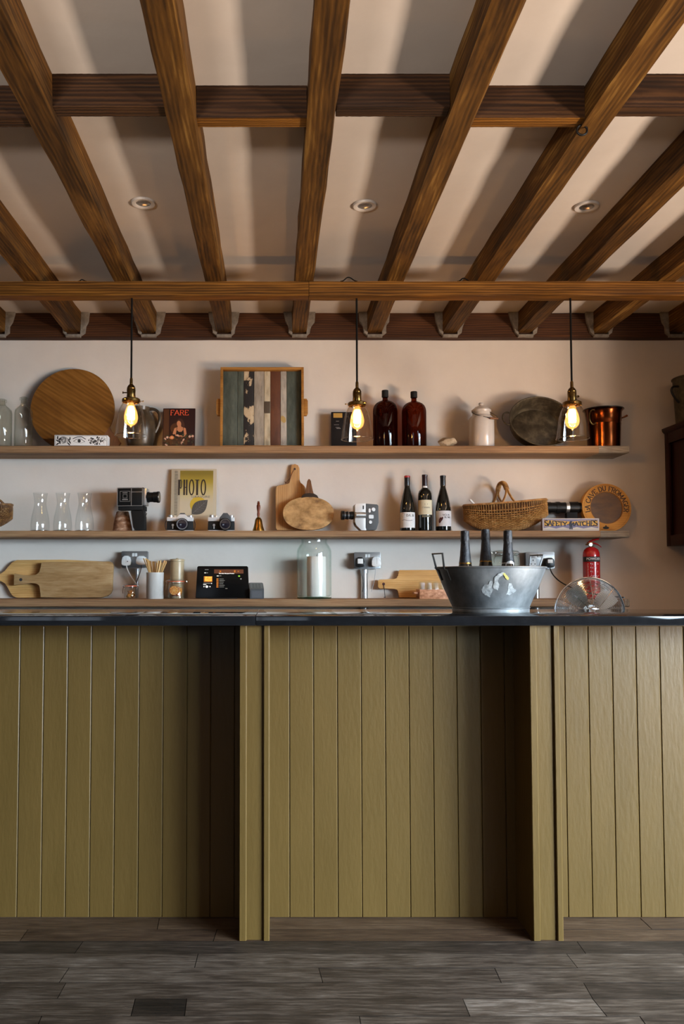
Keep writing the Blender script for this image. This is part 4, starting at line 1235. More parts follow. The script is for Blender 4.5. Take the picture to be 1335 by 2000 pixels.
# black cine camera (lens to the right)
F = Fr(268, 4.505, ZM); K = F.k(1)
t = thing('cine_camera', 'black vintage cine camera standing on its pistol grip', 'cine camera', F.o, (0, 0, math.radians(-7)))
P = F.p
a, b = P(230.5, 990), P(283, 953)
m = M(); m.box(((a[0] + b[0]) / 2, 0, (a[1] + b[1]) / 2), (b[0] - a[0], .066, b[1] - a[1]), .004)
m.done('body', MAT['black'], t)
m = M()
a2, b2 = P(232, 997), P(281, 989.5); m.box(((a2[0] + b2[0]) / 2, 0, (a2[1] + b2[1]) / 2), (b2[0] - a2[0], .05, b2[1] - a2[1]), .003)
a2, b2 = P(278, 999), P(286, 990); m.box(((a2[0] + b2[0]) / 2, 0, (a2[1] + b2[1]) / 2), (b2[0] - a2[0], .03, b2[1] - a2[1]), .002)
m.done('base_block', MAT['black_matt'], t)
yf = -.0335
m = M()
for (x0, z0, x1, z1) in ((231.5, 988.8, 231.5, 954.2), (231.5, 954.2, 281.5, 954.2), (231.5, 988.8, 281.5, 988.8), (281.5, 988.8, 281.5, 954.2), (259.5, 988.8, 259.5, 954.2), (259.5, 962, 281.5, 962)):
    p, q = P(x0, z0), P(x1, z1)
    if abs(x0 - x1) < .1: m.box((p[0], yf, (p[1] + q[1]) / 2), (.0030, .0016, q[1] - p[1]))
    else: m.box(((p[0] + q[0]) / 2, yf, p[1]), (q[0] - p[0], .0016, .0030))
m.done('chrome_trim', MAT['silver'], t)
m = M(); p, q = P(237, 980), P(257, 960.5)
for (x0, z0, x1, z1) in ((p[0], p[1], q[0], p[1]), (q[0], p[1], q[0], q[1]), (q[0], q[1], p[0], q[1]), (p[0], q[1], p[0], p[1])): m.line([(x0, z0), (x1, z1)], .0022, yf - .0006)
p, q = P(243, 973.5), P(251, 966.5)
for (x0, z0, x1, z1) in ((p[0], p[1], q[0], p[1]), (q[0], p[1], q[0], q[1]), (q[0], q[1], p[0], q[1]), (p[0], q[1], p[0], p[1])): m.line([(x0, z0), (x1, z1)], .0022, yf - .0006)
p = P(247, 976.5); m.rect(p[0] - .016, p[0] + .016, p[1] - .003, p[1] + .003, yf - .0006); p = P(247, 963.5); m.rect(p[0] - .014, p[0] + .014, p[1] - .002, p[1] + .002, yf - .0006)
m.done('badge', MAT['silver'], t)
m = M(); p = P(283, 971.5); x0 = p[0]; zc = p[1]
m.box((P(285.5, 972)[0], 0, zc), (K * 7, .058, K * 34), .004); m.done('front_plate', MAT['silver'], t)
lx = lambda px: P(px, 972)[0]
m = M()
for (q0, q1, r0, r1) in ((288, 292, 10.5, 10.5), (292, 300, 9.6, 9.6), (300, 301, 8.6, 8.6), (301, 308, 10.4, 10.4), (308, 312, 11.2, 11.2)): m.cyl((lx(q0), 0, zc), (lx(q1), 0, zc), r0 * K, r1 * K, 28)
ln = m.done('lens', MAT['black'], t)
m = M(); m.cyl((lx(311.8), 0, zc), (lx(312.4), 0, zc), 8.5 * K, 8.0 * K, 24); m.done('lens_glass', MAT['lens'], ln)
m = M()
m.prism([P(257, 998), P(283, 998), P(284.5, 1010), P(285, 1034.5), P(284, 1036), P(265, 1036), P(261.5, 1030)], -.019, .019, .003); m.done('grip', MAT['black_matt'], t)
m = M(); m.prism([P(252, 999), P(257.5, 999), P(265.5, 1036), P(260, 1036)], -.016, .016, .002); g = m.done('grip_back', plain('grey_plastic', (.36, .38, .40), .4), t); g['label'] = 'grey rear strip of the grip'
m = M(); m.tube([P(283.5, 1000)[:1] + (0,) + P(283.5, 1000)[1:], P(287, 1003)[:1] + (0,) + P(287, 1003)[1:], P(285, 1008)[:1] + (0,) + P(285, 1008)[1:]], .002, 6); m.done('trigger', MAT['chrome'], t)

# spiral photo album
F = Fr(377.5, 4.60, ZM); P = F.p; K = F.k(1)
t = thing('photo_album', 'cream spiral-bound book titled PHOTO with a printed leaf', 'book', F.o, (-.10, 0, 0))
a, b = P(332.5, 1036), P(422, 913.5)
m = M(); m.box(((a[0] + b[0]) / 2, .009, b[1] / 2), (b[0] - a[0], .018, b[1]), .0015); m.done('cover', plain('cream_cover', H('b9a88d'), .65), t)
PM = [None, plain('printed_page', H('c3b294'), .6), MAT['ink'], plain('printed_yellow', H('c8a32c'), .6), plain('printed_leaf_grey', H('4b4640'), .6), MAT['ink_grey']]
# printed sheet with olive-to-cream ink blend
def blend_mat():
    m_, nt, b_ = new_mat('olive_ink_blend')
    tc = N(nt, 'ShaderNodeTexCoord'); sp = N(nt, 'ShaderNodeSeparateXYZ')
    nt.links.new(tc.outputs['Object'], sp.inputs[0])
    mr = N(nt, 'ShaderNodeMapRange'); mr.inputs['From Min'].default_value = P(0, 1007)[1]; mr.inputs['From Max'].default_value = P(0, 916)[1]
    nt.links.new(sp.outputs['Z'], mr.inputs['Value'])
    r = ramp(nt, [(.30, H('c3b294')), (.52, H('c4ae74')), (.74, H('a68d2c')), (.92, H('7f6a1c'))])
    nt.links.new(mr.outputs['Result'], r.inputs['Fac']); nt.links.new(r.outputs['Color'], b_.inputs['Base Color'])
    b_.inputs['Roughness'].default_value = .55
    return m_
PM[0] = blend_mat()
m = M()
m.mi = 0; p, q = P(350, 1007), P(415.5, 917); m.rect(p[0], q[0], p[1], q[1], -.0006)
m.mi = 3; c = P(386, 985); m.disc(c[0], c[1], 16 * K, 16 * K, -.0010, 30)
m.done('printed_sheet', PM, t)
m = M(); yl = -.0018
def leaf(m):
    p0, p1 = Vector(P(374, 1004)), Vector(P(405, 975.5))
    d = (p1 - p0); nrm = Vector((-d.y, d.x)).normalized(); L_ = d.length
    up = [p0 + d * s + nrm * L_ * .30 * math.sin(PI * s ** .9) for s in [i / 14 for i in range(15)]]
    dn = [p0 + d * s - nrm * L_ * .30 * math.sin(PI * s ** .9) for s in [i / 14 for i in range(15)]]
    m.flat([tuple(v) for v in up] + [tuple(v) for v in reversed(dn[1:-1])], yl)
    return p0, d, nrm, L_
m.mi = 0; p0, d, nrm, L_ = leaf(m)
m.line([tuple(p0 - d * .18), tuple(p0)], .002, yl)
m.mi = 1
m.line([tuple(p0 + d * .02), tuple(p0 + d * .95)], .0016, yl - .0005)
for s in (.2, .33, .46, .59, .72):
    for sg in (-1, 1):
        q = p0 + d * s; m.line([tuple(q), tuple(q + d * .14 + nrm * sg * L_ * .2 * math.sin(PI * s))], .0010, yl - .0005)
m.done('leaf_print', [PM[4], PM[5]], t)
m = M(); yl = -.0018
z0, z1 = P(0, 966)[1], P(0, 935)[1]; hL = z1 - z0
def bar(px0, px1, za=0, zb_=1): m.rect(P(px0, 0)[0], P(px1, 0)[0], z0 + hL * za, z0 + hL * zb_, yl)
bar(352, 355); bar(355.2, 356.2, .42, 1); bar(356.2, 358.2, .42, .5); bar(356.2, 358.2, .92, 1); bar(357.4, 359.2, .5, .92)   # P
bar(361.8, 365); bar(366.8, 369.6); bar(364.8, 367, .47, .53)     # H
for cx, hw in ((377.5, 4.2),):
    m.line([(P(cx, 0)[0] + hw * K * math.cos(s), z0 + hL / 2 + hL * .48 * math.sin(s)) for s in [2 * PI * i / 24 for i in range(25)]], .0066, yl)
bar(386.3, 390.1); bar(384, 392.4, .95, 1)                       # T
m.line([(P(400, 0)[0] + 4.2 * K * math.cos(s), z0 + hL / 2 + hL * .48 * math.sin(s)) for s in [2 * PI * i / 24 for i in range(25)]], .0066, yl)
m.done('cover_title', plain('brown_black_ink', H('2b2018'), .6), t)
sans('GRAVURE', 5.2 * K * 1.25, MAT['ink_grey'], t, P(395, 0)[0], P(0, 969.5)[1], -.0012, 'subtitle', sx=1.3)
m = M()
for i in range(30):
    zz = P(0, 1005)[1] + (P(0, 919)[1] - P(0, 1005)[1]) * i / 29
    m.tube([(P(348, 0)[0] + .0085 * math.cos(s), -.002 - .0045 * abs(math.sin(s)), zz + .0006 * s) for s in [PI * j / 6 for j in range(7)]], .0010, 5)
m.done('spiral_binding', MAT['wire'], t)

# SLR cameras
def slr(xc, Y, label, lenspx, ang, dark_prism=False, strap=False):
    F = Fr(xc, Y, ZM); K = F.k(1)
    t = thing('film_camera', label, 'camera', F.o, (0, 0, ang), group='old film cameras')
    W, h, D = 52 * K, 27 * K, .034
    m = M(); m.box((0, 0, h * .36), (W, D, h * .64), .005); m.done('body', MAT['black_matt'], t)
    m = M(); m.box((0, 0, h * .85), (W, D * .94, h * .30), .004); m.box((0, 0, h * .025), (W * .99, D * .98, h * .05), .001); m.done('top_plate', MAT['silver_light'], t)
    px = lenspx * K
    m = M(); m.prism([(px - 12 * K, h * .72), (px + 12 * K, h * .72), (px + 10.5 * K, h * 1.0), (px + 5.5 * K, h * 1.20), (px - 5.5 * K, h * 1.20), (px - 10.5 * K, h * 1.0)], -D * .56, D * .42, .002); m.done('prism_housing', MAT['grey_panel'] if dark_prism else MAT['silver_light'], t)
    m = M(); m.prism([(px - 7 * K, h * 1.17), (px + 7 * K, h * 1.17), (px + 4 * K, h * 1.30), (px - 4 * K, h * 1.30)], -D * .4, D * .3, .001); m.done('prism_top', MAT['grey_panel'], t)
    m = M(); y0 = -D / 2
    zc = h * .46
    for (r0, q0, q1) in ((12.2, 0, .008), (11.4, .008, .014), (12, .014, .024), (11, .024, .034)): m.lathe([(0, 0), (r0 * K * .985, 0), (r0 * K, .001), (r0 * K, q1 - q0 - .001), (r0 * K * .97, q1 - q0), (0, q1 - q0)], 32, (px, y0 - q0, zc), (PI / 2, 0, 0))
    ln = m.done('lens', MAT['black'], t)
    m = M(); m.lathe([(8.6 * K, 0), (10.6 * K, 0), (10.6 * K, .0012), (8.6 * K, .0012), (8.6 * K, 0)], 32, (px, y0 - .0338, zc), (PI / 2, 0, 0)); m.done('lens_ring', MAT['chrome'], ln)
    m = M(); m.lathe([(0, .003), (5 * K, .002), (8.4 * K, 0), (0, -.001)], 28, (px, y0 - .034, zc), (PI / 2, 0, 0)); m.done('lens_glass', MAT['lens'], ln)
    for dx, r_, hh in ((-W * .36, 4.6, 4.5), (W * .37, 5.2, 4), (-W * .2, 3, 3.5)):
        m = M(); m.lathe([(0, 0), (r_ * K, 0), (r_ * K * 1.0, hh * K * .8), (r_ * K * .85, hh * K), (0, hh * K)], 18, (dx, 0, h)); m.done('dial', MAT['silver'], t)
    m = M(); m.cyl((-W * .27, -D / 2 - .001, h * .42), (-W * .27, -D / 2 - .006, h * .42), 2.4 * K, 2.2 * K, 12); m.box((-W * .27, -D / 2 - .004, h * .26), (2.2 * K, .004, 6 * K), .001); m.done('timer_lever', MAT['silver'], t)
    if strap:
        for s_ in (-1, 1):
            m = M(); m.tube(bez((s_ * W / 2, -.004, h * .80), (s_ * (W / 2 + .012), -.008, h * .6), (s_ * (W / 2 + .010), -.012, h * .25), (s_ * (W / 2 + .002), -.014, .004), 10), .0022, 6); m.done('strap', MAT['black_matt'], t)
    return t
slr(352, 4.475, 'silver and black film camera under the PHOTO book, with a short strap', 4.5, .05, False, True)
slr(432, 4.475, 'silver and black film camera with a dark prism hump, right of the PHOTO book', 8, .04, True)

# hand bell
F = Fr(504.5, 4.52, ZM); K = F.k(1)
t = thing('hand_bell', 'small brass hand bell with a red turned wooden handle', 'bell', F.o)
z = lambda py: F.p(504, py)[1]
m = M(); m.lathe([(10 * K, .001), (11.8 * K, .0), (11.9 * K, .004), (9.4 * K, z(1029)), (7.8 * K, z(1022)), (6.8 * K, z(1016)), (5 * K, z(1012)), (2 * K, z(1010)), (2 * K, z(1007)), (0, z(1007)), ], 28); m.lathe([(10 * K, .001), (8.5 * K, z(1029)), (6 * K, z(1017)), (0, z(1013))], 28); m.done('bell', MAT['brass'], t)
m = M(); m.lathe([(0, z(1009)), (2.2 * K, z(1009)), (2.9 * K, z(1004)), (2.2 * K, z(1000)), (3.6 * K, z(993)), (3.8 * K, z(988)), (2.4 * K, z(984.5)), (3 * K, z(983)), (1.9 * K, z(981)), (2.3 * K, z(979.5)), (0, z(978.5))], 20); m.done('handle', MAT['bell_wood'], t)
m = M(); m.cyl((0, 0, z(1013)), (0, 0, .008), .0012, seg=6); m.sphere((0, 0, .008), .006, 10); m.done('clapper', MAT['brass_dark'], t)

# upright cutting board
F = Fr(567, 4.60, ZM); P = F.p; K = F.k(1)
t = thing('cutting_board', 'upright pale cutting board with a corded handle, behind the oval paddle', 'cutting board', F.o, (-.12, 0, 0))
out = [P(541, 1036), P(538.5, 1032), P(538, 955), P(540, 949), P(546, 946), P(562, 945), P(566, 942), P(567, 936), P(567.5, 912), P(570, 906), P(576, 903.5), P(582, 906), P(585, 912), P(585, 936), P(586, 942), P(590, 945), P(594, 947), P(597, 952), P(597, 1036)]
m = M(); m.prism(out, -.010, .008, .0025); m.done('board', MAT['board_z'], t)
m = M(); p = P(575.5, 914); m.disc(p[0], p[1], 2.2 * K, 2.2 * K, -.0104, 14); m.done('hole', MAT['ink'], t)
m = M(); p = P(575.5, 914); q = P(566, 934); r_ = P(558, 941)
m.tube(bez((p[0], -.011, p[1]), (p[0] - .01, -.014, p[1] - .01), (q[0] + .004, -.014, q[1] + .01), (q[0], -.012, q[1]), 8), .0014, 6)
m.tube(bez((q[0], -.012, q[1]), (q[0] - .008, -.010, q[1] - .004), (r_[0] + .008, -.006, r_[1] + .006), (r_[0], -.008, r_[1]), 8), .0014, 6)
m.sphere((r_[0], -.008, r_[1]), .004, 8); m.tube([(r_[0], -.008, r_[1]), (r_[0] - .008, -.008, r_[1] + .006)], .0014, 6); m.tube([(r_[0], -.008, r_[1]), (r_[0] - .004, -.008, r_[1] - .01)], .0014, 6)
m.done('leather_cord', plain('brown_cord', H('5a2e1c'), .7), t)

# oval paddle board with horn handle
F = Fr(602, 4.545, ZM); P = F.p; K = F.k(1)
t = thing('oval_paddle_board', 'oval wooden paddle board with a dark collar and short handle', 'serving board', F.o, (-.13, 0, 0))
c = P(602, 1003)
out = [(c[0] + 49.8 * K * math.copysign(abs(math.cos(a)) ** .93, math.cos(a)), c[1] + 33 * K * math.copysign(abs(math.sin(a)) ** .93, math.sin(a))) for a in [2 * PI * i / 64 for i in range(64)]]
out = [(x, max(zv, .0005)) for x, zv in out]
m = M(); m.prism(out, -.014, .006, .004); m.done('board', MAT['board_spot'], t)
m = M(); m.prism([P(588, 972), P(590, 967), P(595, 963.5), P(604, 962.5), P(613, 963.5), P(619, 967), P(622, 972), P(612, 970.5), P(598, 970.5)], -.017, .008, .002); m.done('collar', plain('dark_collar', H('221710'), .5), t)
m = M(); m.prism([P(594, 965), P(597, 955), P(599, 944), P(600, 938), P(602.5, 934), P(605, 934), P(607.5, 938), P(608.5, 946), P(610.5, 956), P(613, 965)], -.014, .006, .004); m.done('handle', MAT['handle_wood'], t)

# silver cine camera (lens to the left)
F = Fr(712, 4.50, ZM); P = F.p; K = F.k(1)
t = thing('cine_camera', 'silver and charcoal cine camera with its lens pointing left', 'cine camera', F.o, (0, 0, math.radians(6)))
m = M(); m.prism([P(693, 1027), P(690.5, 1020), P(690.5, 988), P(693, 985), P(713, 984), P(713, 1036.5), P(703, 1036.5)], -.030, .030, .002); m.done('body', MAT['silver_light'], t)
m = M(); m.prism([P(711.5, 984.5), P(734, 986), P(736.5, 988.5), P(737, 1021), P(733, 1034), P(731, 1036), P(713, 1036.3), P(711, 1031)], -.031, .031, .002); m.done('side_cover', MAT['grey_panel'], t)
m = M(); m.box((P(690, 0)[0], .004, P(0, 1004)[1]), (.012, .048, K * 34), .002); m.done('front_plate', MAT['black_matt'], t)
zc = P(0, 1007)[1]; lx = lambda px: P(px, 1000)[0]
m = M()
for (q0, q1, r0) in ((689, 684, 8), (684, 679, 7.2), (679, 676, 8.2), (676, 671, 7.6), (671, 665.5, 9)): m.cyl((lx(q0), 0, zc), (lx(q1), 0, zc), r0 * K, seg=28)
ln = m.done('lens', MAT['black'], t)
m = M(); m.cyl((lx(679.3), 0, zc), (lx(678.5), 0, zc), 8.4 * K, seg=28); m.cyl((lx(672), 0, zc), (lx(671.3), 0, zc), 8 * K, seg=28); m.done('lens_rings', MAT['silver'], ln)
m = M(); m.cyl((lx(692), -.027, zc), (lx(711), -.027, zc), 6.2 * K, seg=20); m.done('motor_housing', MAT['silver'], t)
for (px, py, r0) in ((726.5, 996, 4), (720.5, 1016 + 4.5, 3.4)):
    m = M(); p = P(px, py); m.cyl((p[0], -.030, p[1]), (p[0], -.036, p[1]), r0 * K, r0 * K * .92, 20); m.done('dial', MAT['silver_light'], t)
m = M(); p = P(719, 998); m.prism(rrect(p[0] - 2.1 * K, p[0] + 2.1 * K, p[1] - 4 * K, p[1] + 4 * K, 2 * K), -.034, -.030); m.done('switch', MAT['silver_light'], t)
m = M(); p = P(722, 1010); m.prism(rrect(p[0] - 4.8 * K, p[0] + 4.8 * K, p[1] - 3.6 * K, p[1] + 3.6 * K, 1.6 * K), -.034, -.030); m.done('frame_counter', MAT['silver_light'], t)
m = M(); p = P(706.7, 992); m.rect(p[0] - 1.4 * K, p[0] + 1.4 * K, p[1] - 3.6 * K, p[1] + 3.6 * K, -.0304); m.done('viewfinder_slot', MAT['ink'], t)
m = M(); p = P(692, 1022); m.box((p[0], 0, p[1]), (.008, .02, .016), .002); m.done('trigger', MAT['black'], t)

# wine bottles
def wine(xc, hw, ytop, kind, label, capmat, lab_mat, ly0, ly1, nk):
    F = Fr(xc, 4.56, ZM); K = F.k(1); R = hw * K; z = lambda py: F.p(xc, py)[1]
    t = thing('wine_bottle', label, 'wine bottle', F.o, group='red wine bottles on the middle shelf')
    zt = z(ytop)
    if kind == 'burgundy':
        o_ = [(0, .004), (R * .8, 0), (R * .97, .003), (R, .012), (R, z(998)), (R * .97, z(992)), (R * .88, z(983)), (R * .70, z(971)), (R * .52, z(961)), (nk * K * 1.1, z(953)), (nk * K, z(947)), (nk * K, zt - .001), (0, zt - .001)]
        zcap = z(953 - 0)
        zcap = z(949)
    else:
        o_ = [(0, .004), (R * .8, 0), (R * .97, .003), (R, .012), (R, z(970)), (R * .96, z(964)), (R * .84, z(959)), (R * .58, z(955.5)), (nk * K * 1.1, z(953)), (nk * K, z(950)), (nk * K, zt - .001), (0, zt - .001)]
        zcap = z(950)
    m = M(); m.lathe(o_, 36); m.done('glass', MAT['bottle'], t)
    m = M(); m.lathe([(nk * K * 1.06, zcap), (nk * K * 1.06, zt - .012), (nk * K * 1.14, zt - .010), (nk * K * 1.14, zt - .001), (nk * K, zt + .0006), (0, zt + .0006)], 24); m.done('capsule', capmat, t)
    m = M(); a0, a1 = math.radians(-90 - 78), math.radians(-90 + 78)
    rl = R + .0005
    m.lathe([(rl, z(ly0)), (rl, z(ly1))], 24, a0=a0, a1=a1); lb = m.done('label', lab_mat, t)
    return t, F, K, R, z
t, F, K, R, z = wine(795, 14.6, 930, 'burgundy', 'red-topped wine bottle, left of the three on the middle shelf', MAT['cap_black'], MAT['paper'], 1031.5, 1001.5, 5)
m = M(); m.lathe([(5.8 * K, z(933)), (5.85 * K, z(930.3)), (5 * K, z(929.3)), (0, z(929.2))], 24); m.done('red_cap_top', plain('red_foil', H('a3202a'), .35), t)
sans('DΛ. SI', 6 * K, MAT['ink'], t, 3.5 * K, z(1008), .0012, 'lettering', wrap=R, bold=.0002)
m = M(); m.line([(-13 * K, z(1017)), (-8 * K, z(1016)), (-3 * K, z(1017.5)), (2 * K, z(1018)), (7 * K, z(1017)), (13 * K, z(1014.5))], .0022, -.0012); m.wrap(R); m.done('label_stroke', MAT['ink'], t)
m = M()
for k in range(5): m.rect(-12 * K, (4 + k % 3 * 2) * K, z(1021.5 + k * 1.8), z(1021 + k * 1.8), -.0010)
m.line([(-11 * K + 4 * K * math.cos(s), z(1007) + 4 * K * math.sin(s)) for s in [2 * PI * i / 16 for i in range(12)]], .0012, -.0010)
m.wrap(R); m.done('label_small_print', MAT['ink_grey'], t)
t, F, K, R, z = wine(829.5, 13.6, 927.5, 'bordeaux', 'cream-labelled wine bottle, middle of the three on the middle shelf', MAT['cap_wine'], MAT['paper_cream'], 1006, 977.5, 5)
m = M(); m.lathe([(5.6 * K, z(957)), (5.5 * K, z(949.5))], 16, a0=math.radians(-140), a1=math.radians(-40)); m.done('neck_seal', MAT['paper'], t)
sans('Conseito', 4.2 * K, MAT['ink_grey'], t, 0, z(992), .0012, 'lettering', wrap=R)
m = M(); m.rect(-3 * K, 3 * K, z(986.6), z(985), -.001); m.rect(-8 * K, 8 * K, z(998.4), z(997.8), -.001); m.rect(-6 * K, 6 * K, z(1001.4), z(1000.8), -.001); m.wrap(R); m.done('label_small_print', MAT['ink_grey'], t)
m = M(); m.lathe([(R + .0005, z(1011)), (R + .0005, z(1007))], 12, a0=math.radians(-125), a1=math.radians(-55)); m.done('lower_label', plain('olive_label', H('6a6450'), .6), t)
t, F, K, R, z = wine(865, 15, 929, 'burgundy', 'wine bottle with a leaf on its label, right of the three on the middle shelf', MAT['cap_black'], MAT['paper_grey'], 1028.5, 998.5, 5)
sans('loCs de', 4.6 * K, MAT['ink'], t, 3 * K, z(1006.5), .0012, 'lettering', wrap=R, bold=.0001)
sans('BL NC', 4.6 * K, MAT['ink'], t, 5.5 * K, z(1011.5), .0012, 'lettering', wrap=R, bold=.0001)
m = M(); m.disc(-9 * K, z(1017), 2.6 * K, 5.8 * K, -.0012, 16, -.25); m.disc(-6 * K, z(1015), 2 * K, 5 * K, -.0013, 16, -.5); m.wrap(R); m.done('leaf_print', plain('maroon_ink', H('45191c'), .6), t)
m = M()
for k in range(3): m.rect(-2 * K, 9 * K, z(1020 + k * 2.4), z(1019.6 + k * 2.4), -.001)
m.wrap(R); m.done('label_small_print', MAT['ink_grey'], t)

# wicker trug
F = Fr(988, 4.56, ZM)
tb = wicker('wicker_basket', 'pale wicker trug with a hooped handle, right of the wine', (F.o[0], F.o[1], ZM + .0035), (0, math.radians(-3.2), math.radians(-14)), [MAT['wicker'], MAT['wicker_dark']], F.k(79), F.k(53), .080, 'across', .125)
F = Fr(925, 4.56, ZM)
p, q = F.p(918, 977), F.p(934, 992)
m = M(); m.cyl((p[0], 0, p[1] - 0), (q[0], .012, q[1]), .0065, .0062, 14); m.sphere((p[0], 0, p[1]), .0068, 12)
tag(m.done('white_stick', MAT['white'], None, F.o), 'white rounded stick poking out of the pale wicker trug', 'utensil')  # plain white stick, rounded at its upper end

# telephoto lens on a foot
F = Fr(1098, 4.605, ZM); P = F.p; K = F.k(1)
t = thing('telephoto_lens', 'black telephoto lens with a silver ring, behind the matchbox sign', 'camera lens', F.o)
zc = P(0, 991.5)[1]; lx = lambda px: P(px, 991)[0]
m = M()
for (q0, q1, r0) in ((1064, 1066, 9.6), (1066, 1074, 11.2), (1074, 1084, 10.4), (1084, 1092, 11.2), (1092, 1103, 10.4), (1109, 1127, 11.6), (1127, 1130, 8.5), (1130, 1133.5, 10)): m.cyl((lx(q0), 0, zc), (lx(q1), 0, zc), r0 * K, seg=30)
m.done('barrel', MAT['black'], t)
m = M(); m.cyl((lx(1102.8), 0, zc), (lx(1109.2), 0, zc), 11.4 * K, seg=30); m.done('silver_ring', MAT['silver'], t)
m = M()
for k in range(18):
    a = 2 * PI * k / 18
    m.cyl((lx(1085), 11 * K * math.cos(a), zc + 11 * K * math.sin(a)), (lx(1091), 11 * K * math.cos(a), zc + 11 * K * math.sin(a)), .0018, seg=5)
m.done('grip_ribs', MAT['black_matt'], t)
m = M(); m.box(((lx(1104) + lx(1125)) / 2, 0, zc / 2 - .006), (lx(1125) - lx(1104), .034, zc - .012), .002); m.done('foot', MAT['black_matt'], t)

# safety matches box
F = Fr(1114, 4.450, ZM); P = F.p; K = F.k(1)
t = thing('matchbox', 'large safety matches box lying on its long edge', 'matchbox', F.o)
a, b = P(1058.8, 1035), P(1169.5, 1012.2)
W, Hb = b[0] - a[0], b[1]
m = M(); m.box(((a[0] + b[0]) / 2, .0135, Hb / 2), (W, .027, Hb), .0008); m.done('box', plain('box_blue', H('8f8792'), .6), t)
m = M()
BM = [plain('print_cream', H('c9bfae'), .6), plain('print_yellow', H('d2a13a'), .6), plain('print_navy', H('33333f'), .6), plain('print_lilac', H('77708c'), .6)]
gx = lambda f: a[0] + W * f
gz = lambda f: Hb * f
m.mi = 0; m.rect(gx(.008), gx(.992), gz(.03), gz(.97), -.0004)
m.mi = 3; m.rect(gx(.02), gx(.98), gz(.10), gz(.92), -.0008)
m.mi = 1; m.flat([(gx(.03), gz(.86)), (gx(.03), gz(.35)), (gx(.30), gz(.40)), (gx(.5), gz(.52)), (gx(.70), gz(.40)), (gx(.97), gz(.35)), (gx(.97), gz(.86)), (gx(.7), gz(.80)), (gx(.5), gz(.72)), (gx(.3), gz(.80))], -.0012)
m.mi = 0
m.flat([(gx(.02), gz(.12)), (gx(.02), gz(.22)), (gx(.12), gz(.30)), (gx(.24), gz(.18)), (gx(.36), gz(.30)), (gx(.48), gz(.16)), (gx(.6), gz(.30)), (gx(.72), gz(.18)), (gx(.86), gz(.30)), (gx(.98), gz(.2)), (gx(.98), gz(.12))], -.0012)
m.mi = 2
m.flat([(gx(.47), gz(.12)), (gx(.478), gz(.42)), (gx(.465), gz(.56)), (gx(.50), gz(.64)), (gx(.535), gz(.56)), (gx(.522), gz(.42)), (gx(.53), gz(.12)), (gx(.505), gz(.12)), (gx(.50), gz(.34)), (gx(.495), gz(.12))], -.0018)
m.disc(gx(.50), gz(.70), .0065, .0065, -.0018, 12); m.rect(gx(.478), gx(.522), gz(.735), gz(.765), -.0019)
m.line([(gx(.43), gz(.50)), (gx(.57), gz(.56))], .0035, -.0018)
m.mi = 2
m.done('printed_front', BM, t)
m = M(); hf = lambda s: 1.0 - .42 * (1 - abs(s) ** 1.0)
serif(m, 'SAFETY MATCHES', (a[0] + b[0]) / 2, gz(.40), gz(.44), -.0024, .20, (W * .93) / (serif_width('SAFETY MATCHES') * gz(.44)), hfun=hf)
m.done('lettering', BM[2], t)

# cheese box lid
F = Fr(1184, 4.575, ZM); P = F.p; K = F.k(1)
t = thing('cheese_box', 'round wooden cheese box lettered LA CAVE DU FROMAGER', 'cheese box', F.o, (-.10, 0, 0))
R = 47.8 * K
m = M(); m.lathe([(0, 0), (R, 0), (R * 1.005, .002), (R * 1.005, .040), (R, .042), (R * .66, .042), (R * .65, .036), (0, .036)], 64, (0, .026, R), (PI / 2, 0, 0)); m.done('box', MAT['cheese_box'], t)
m = M(); m.lathe([(0, .0), (R * .645, .0), (0, .0006)], 48, (0, -.0105, R), (PI / 2, 0, 0)); d = m.done('centre_panel', MAT['cheese_mid'], t); d['label'] = 'darker amber wooden centre'
m = M()
yr = -.0165
for rr_ in (.665, .93): m.line([(R * rr_ * math.cos(s), R + R * rr_ * math.sin(s)) for s in [2 * PI * i / 60 for i in range(61)]], .0011 if rr_ > .9 else .003, yr)
m.done('printed_rings', plain('brown_ink', H('7d4c1a'), .6), t)
m = M(); serif(m, 'LA CAVE DU FROMAGER', 0, 0, R * .19, yr - .0005, .21, 1.12, R * .70, (0, R)); m.done('lettering', plain('dark_brown_ink', H('3c2109'), .6), t)
m = M(); p = (-R * .10, R * .16); m.disc(p[0] + R * .02, p[1], R * .13, R * .055, yr - .0005, 20); m.disc(p[0] + R * .02, p[1] + R * .06, R * .03, R * .05, yr - .0006, 12)
q = (-R * .80, R * .92); m.disc(q[0], q[1], .004, .004, yr - .0005, 10); m.done('stamp', MAT['ink'], t)

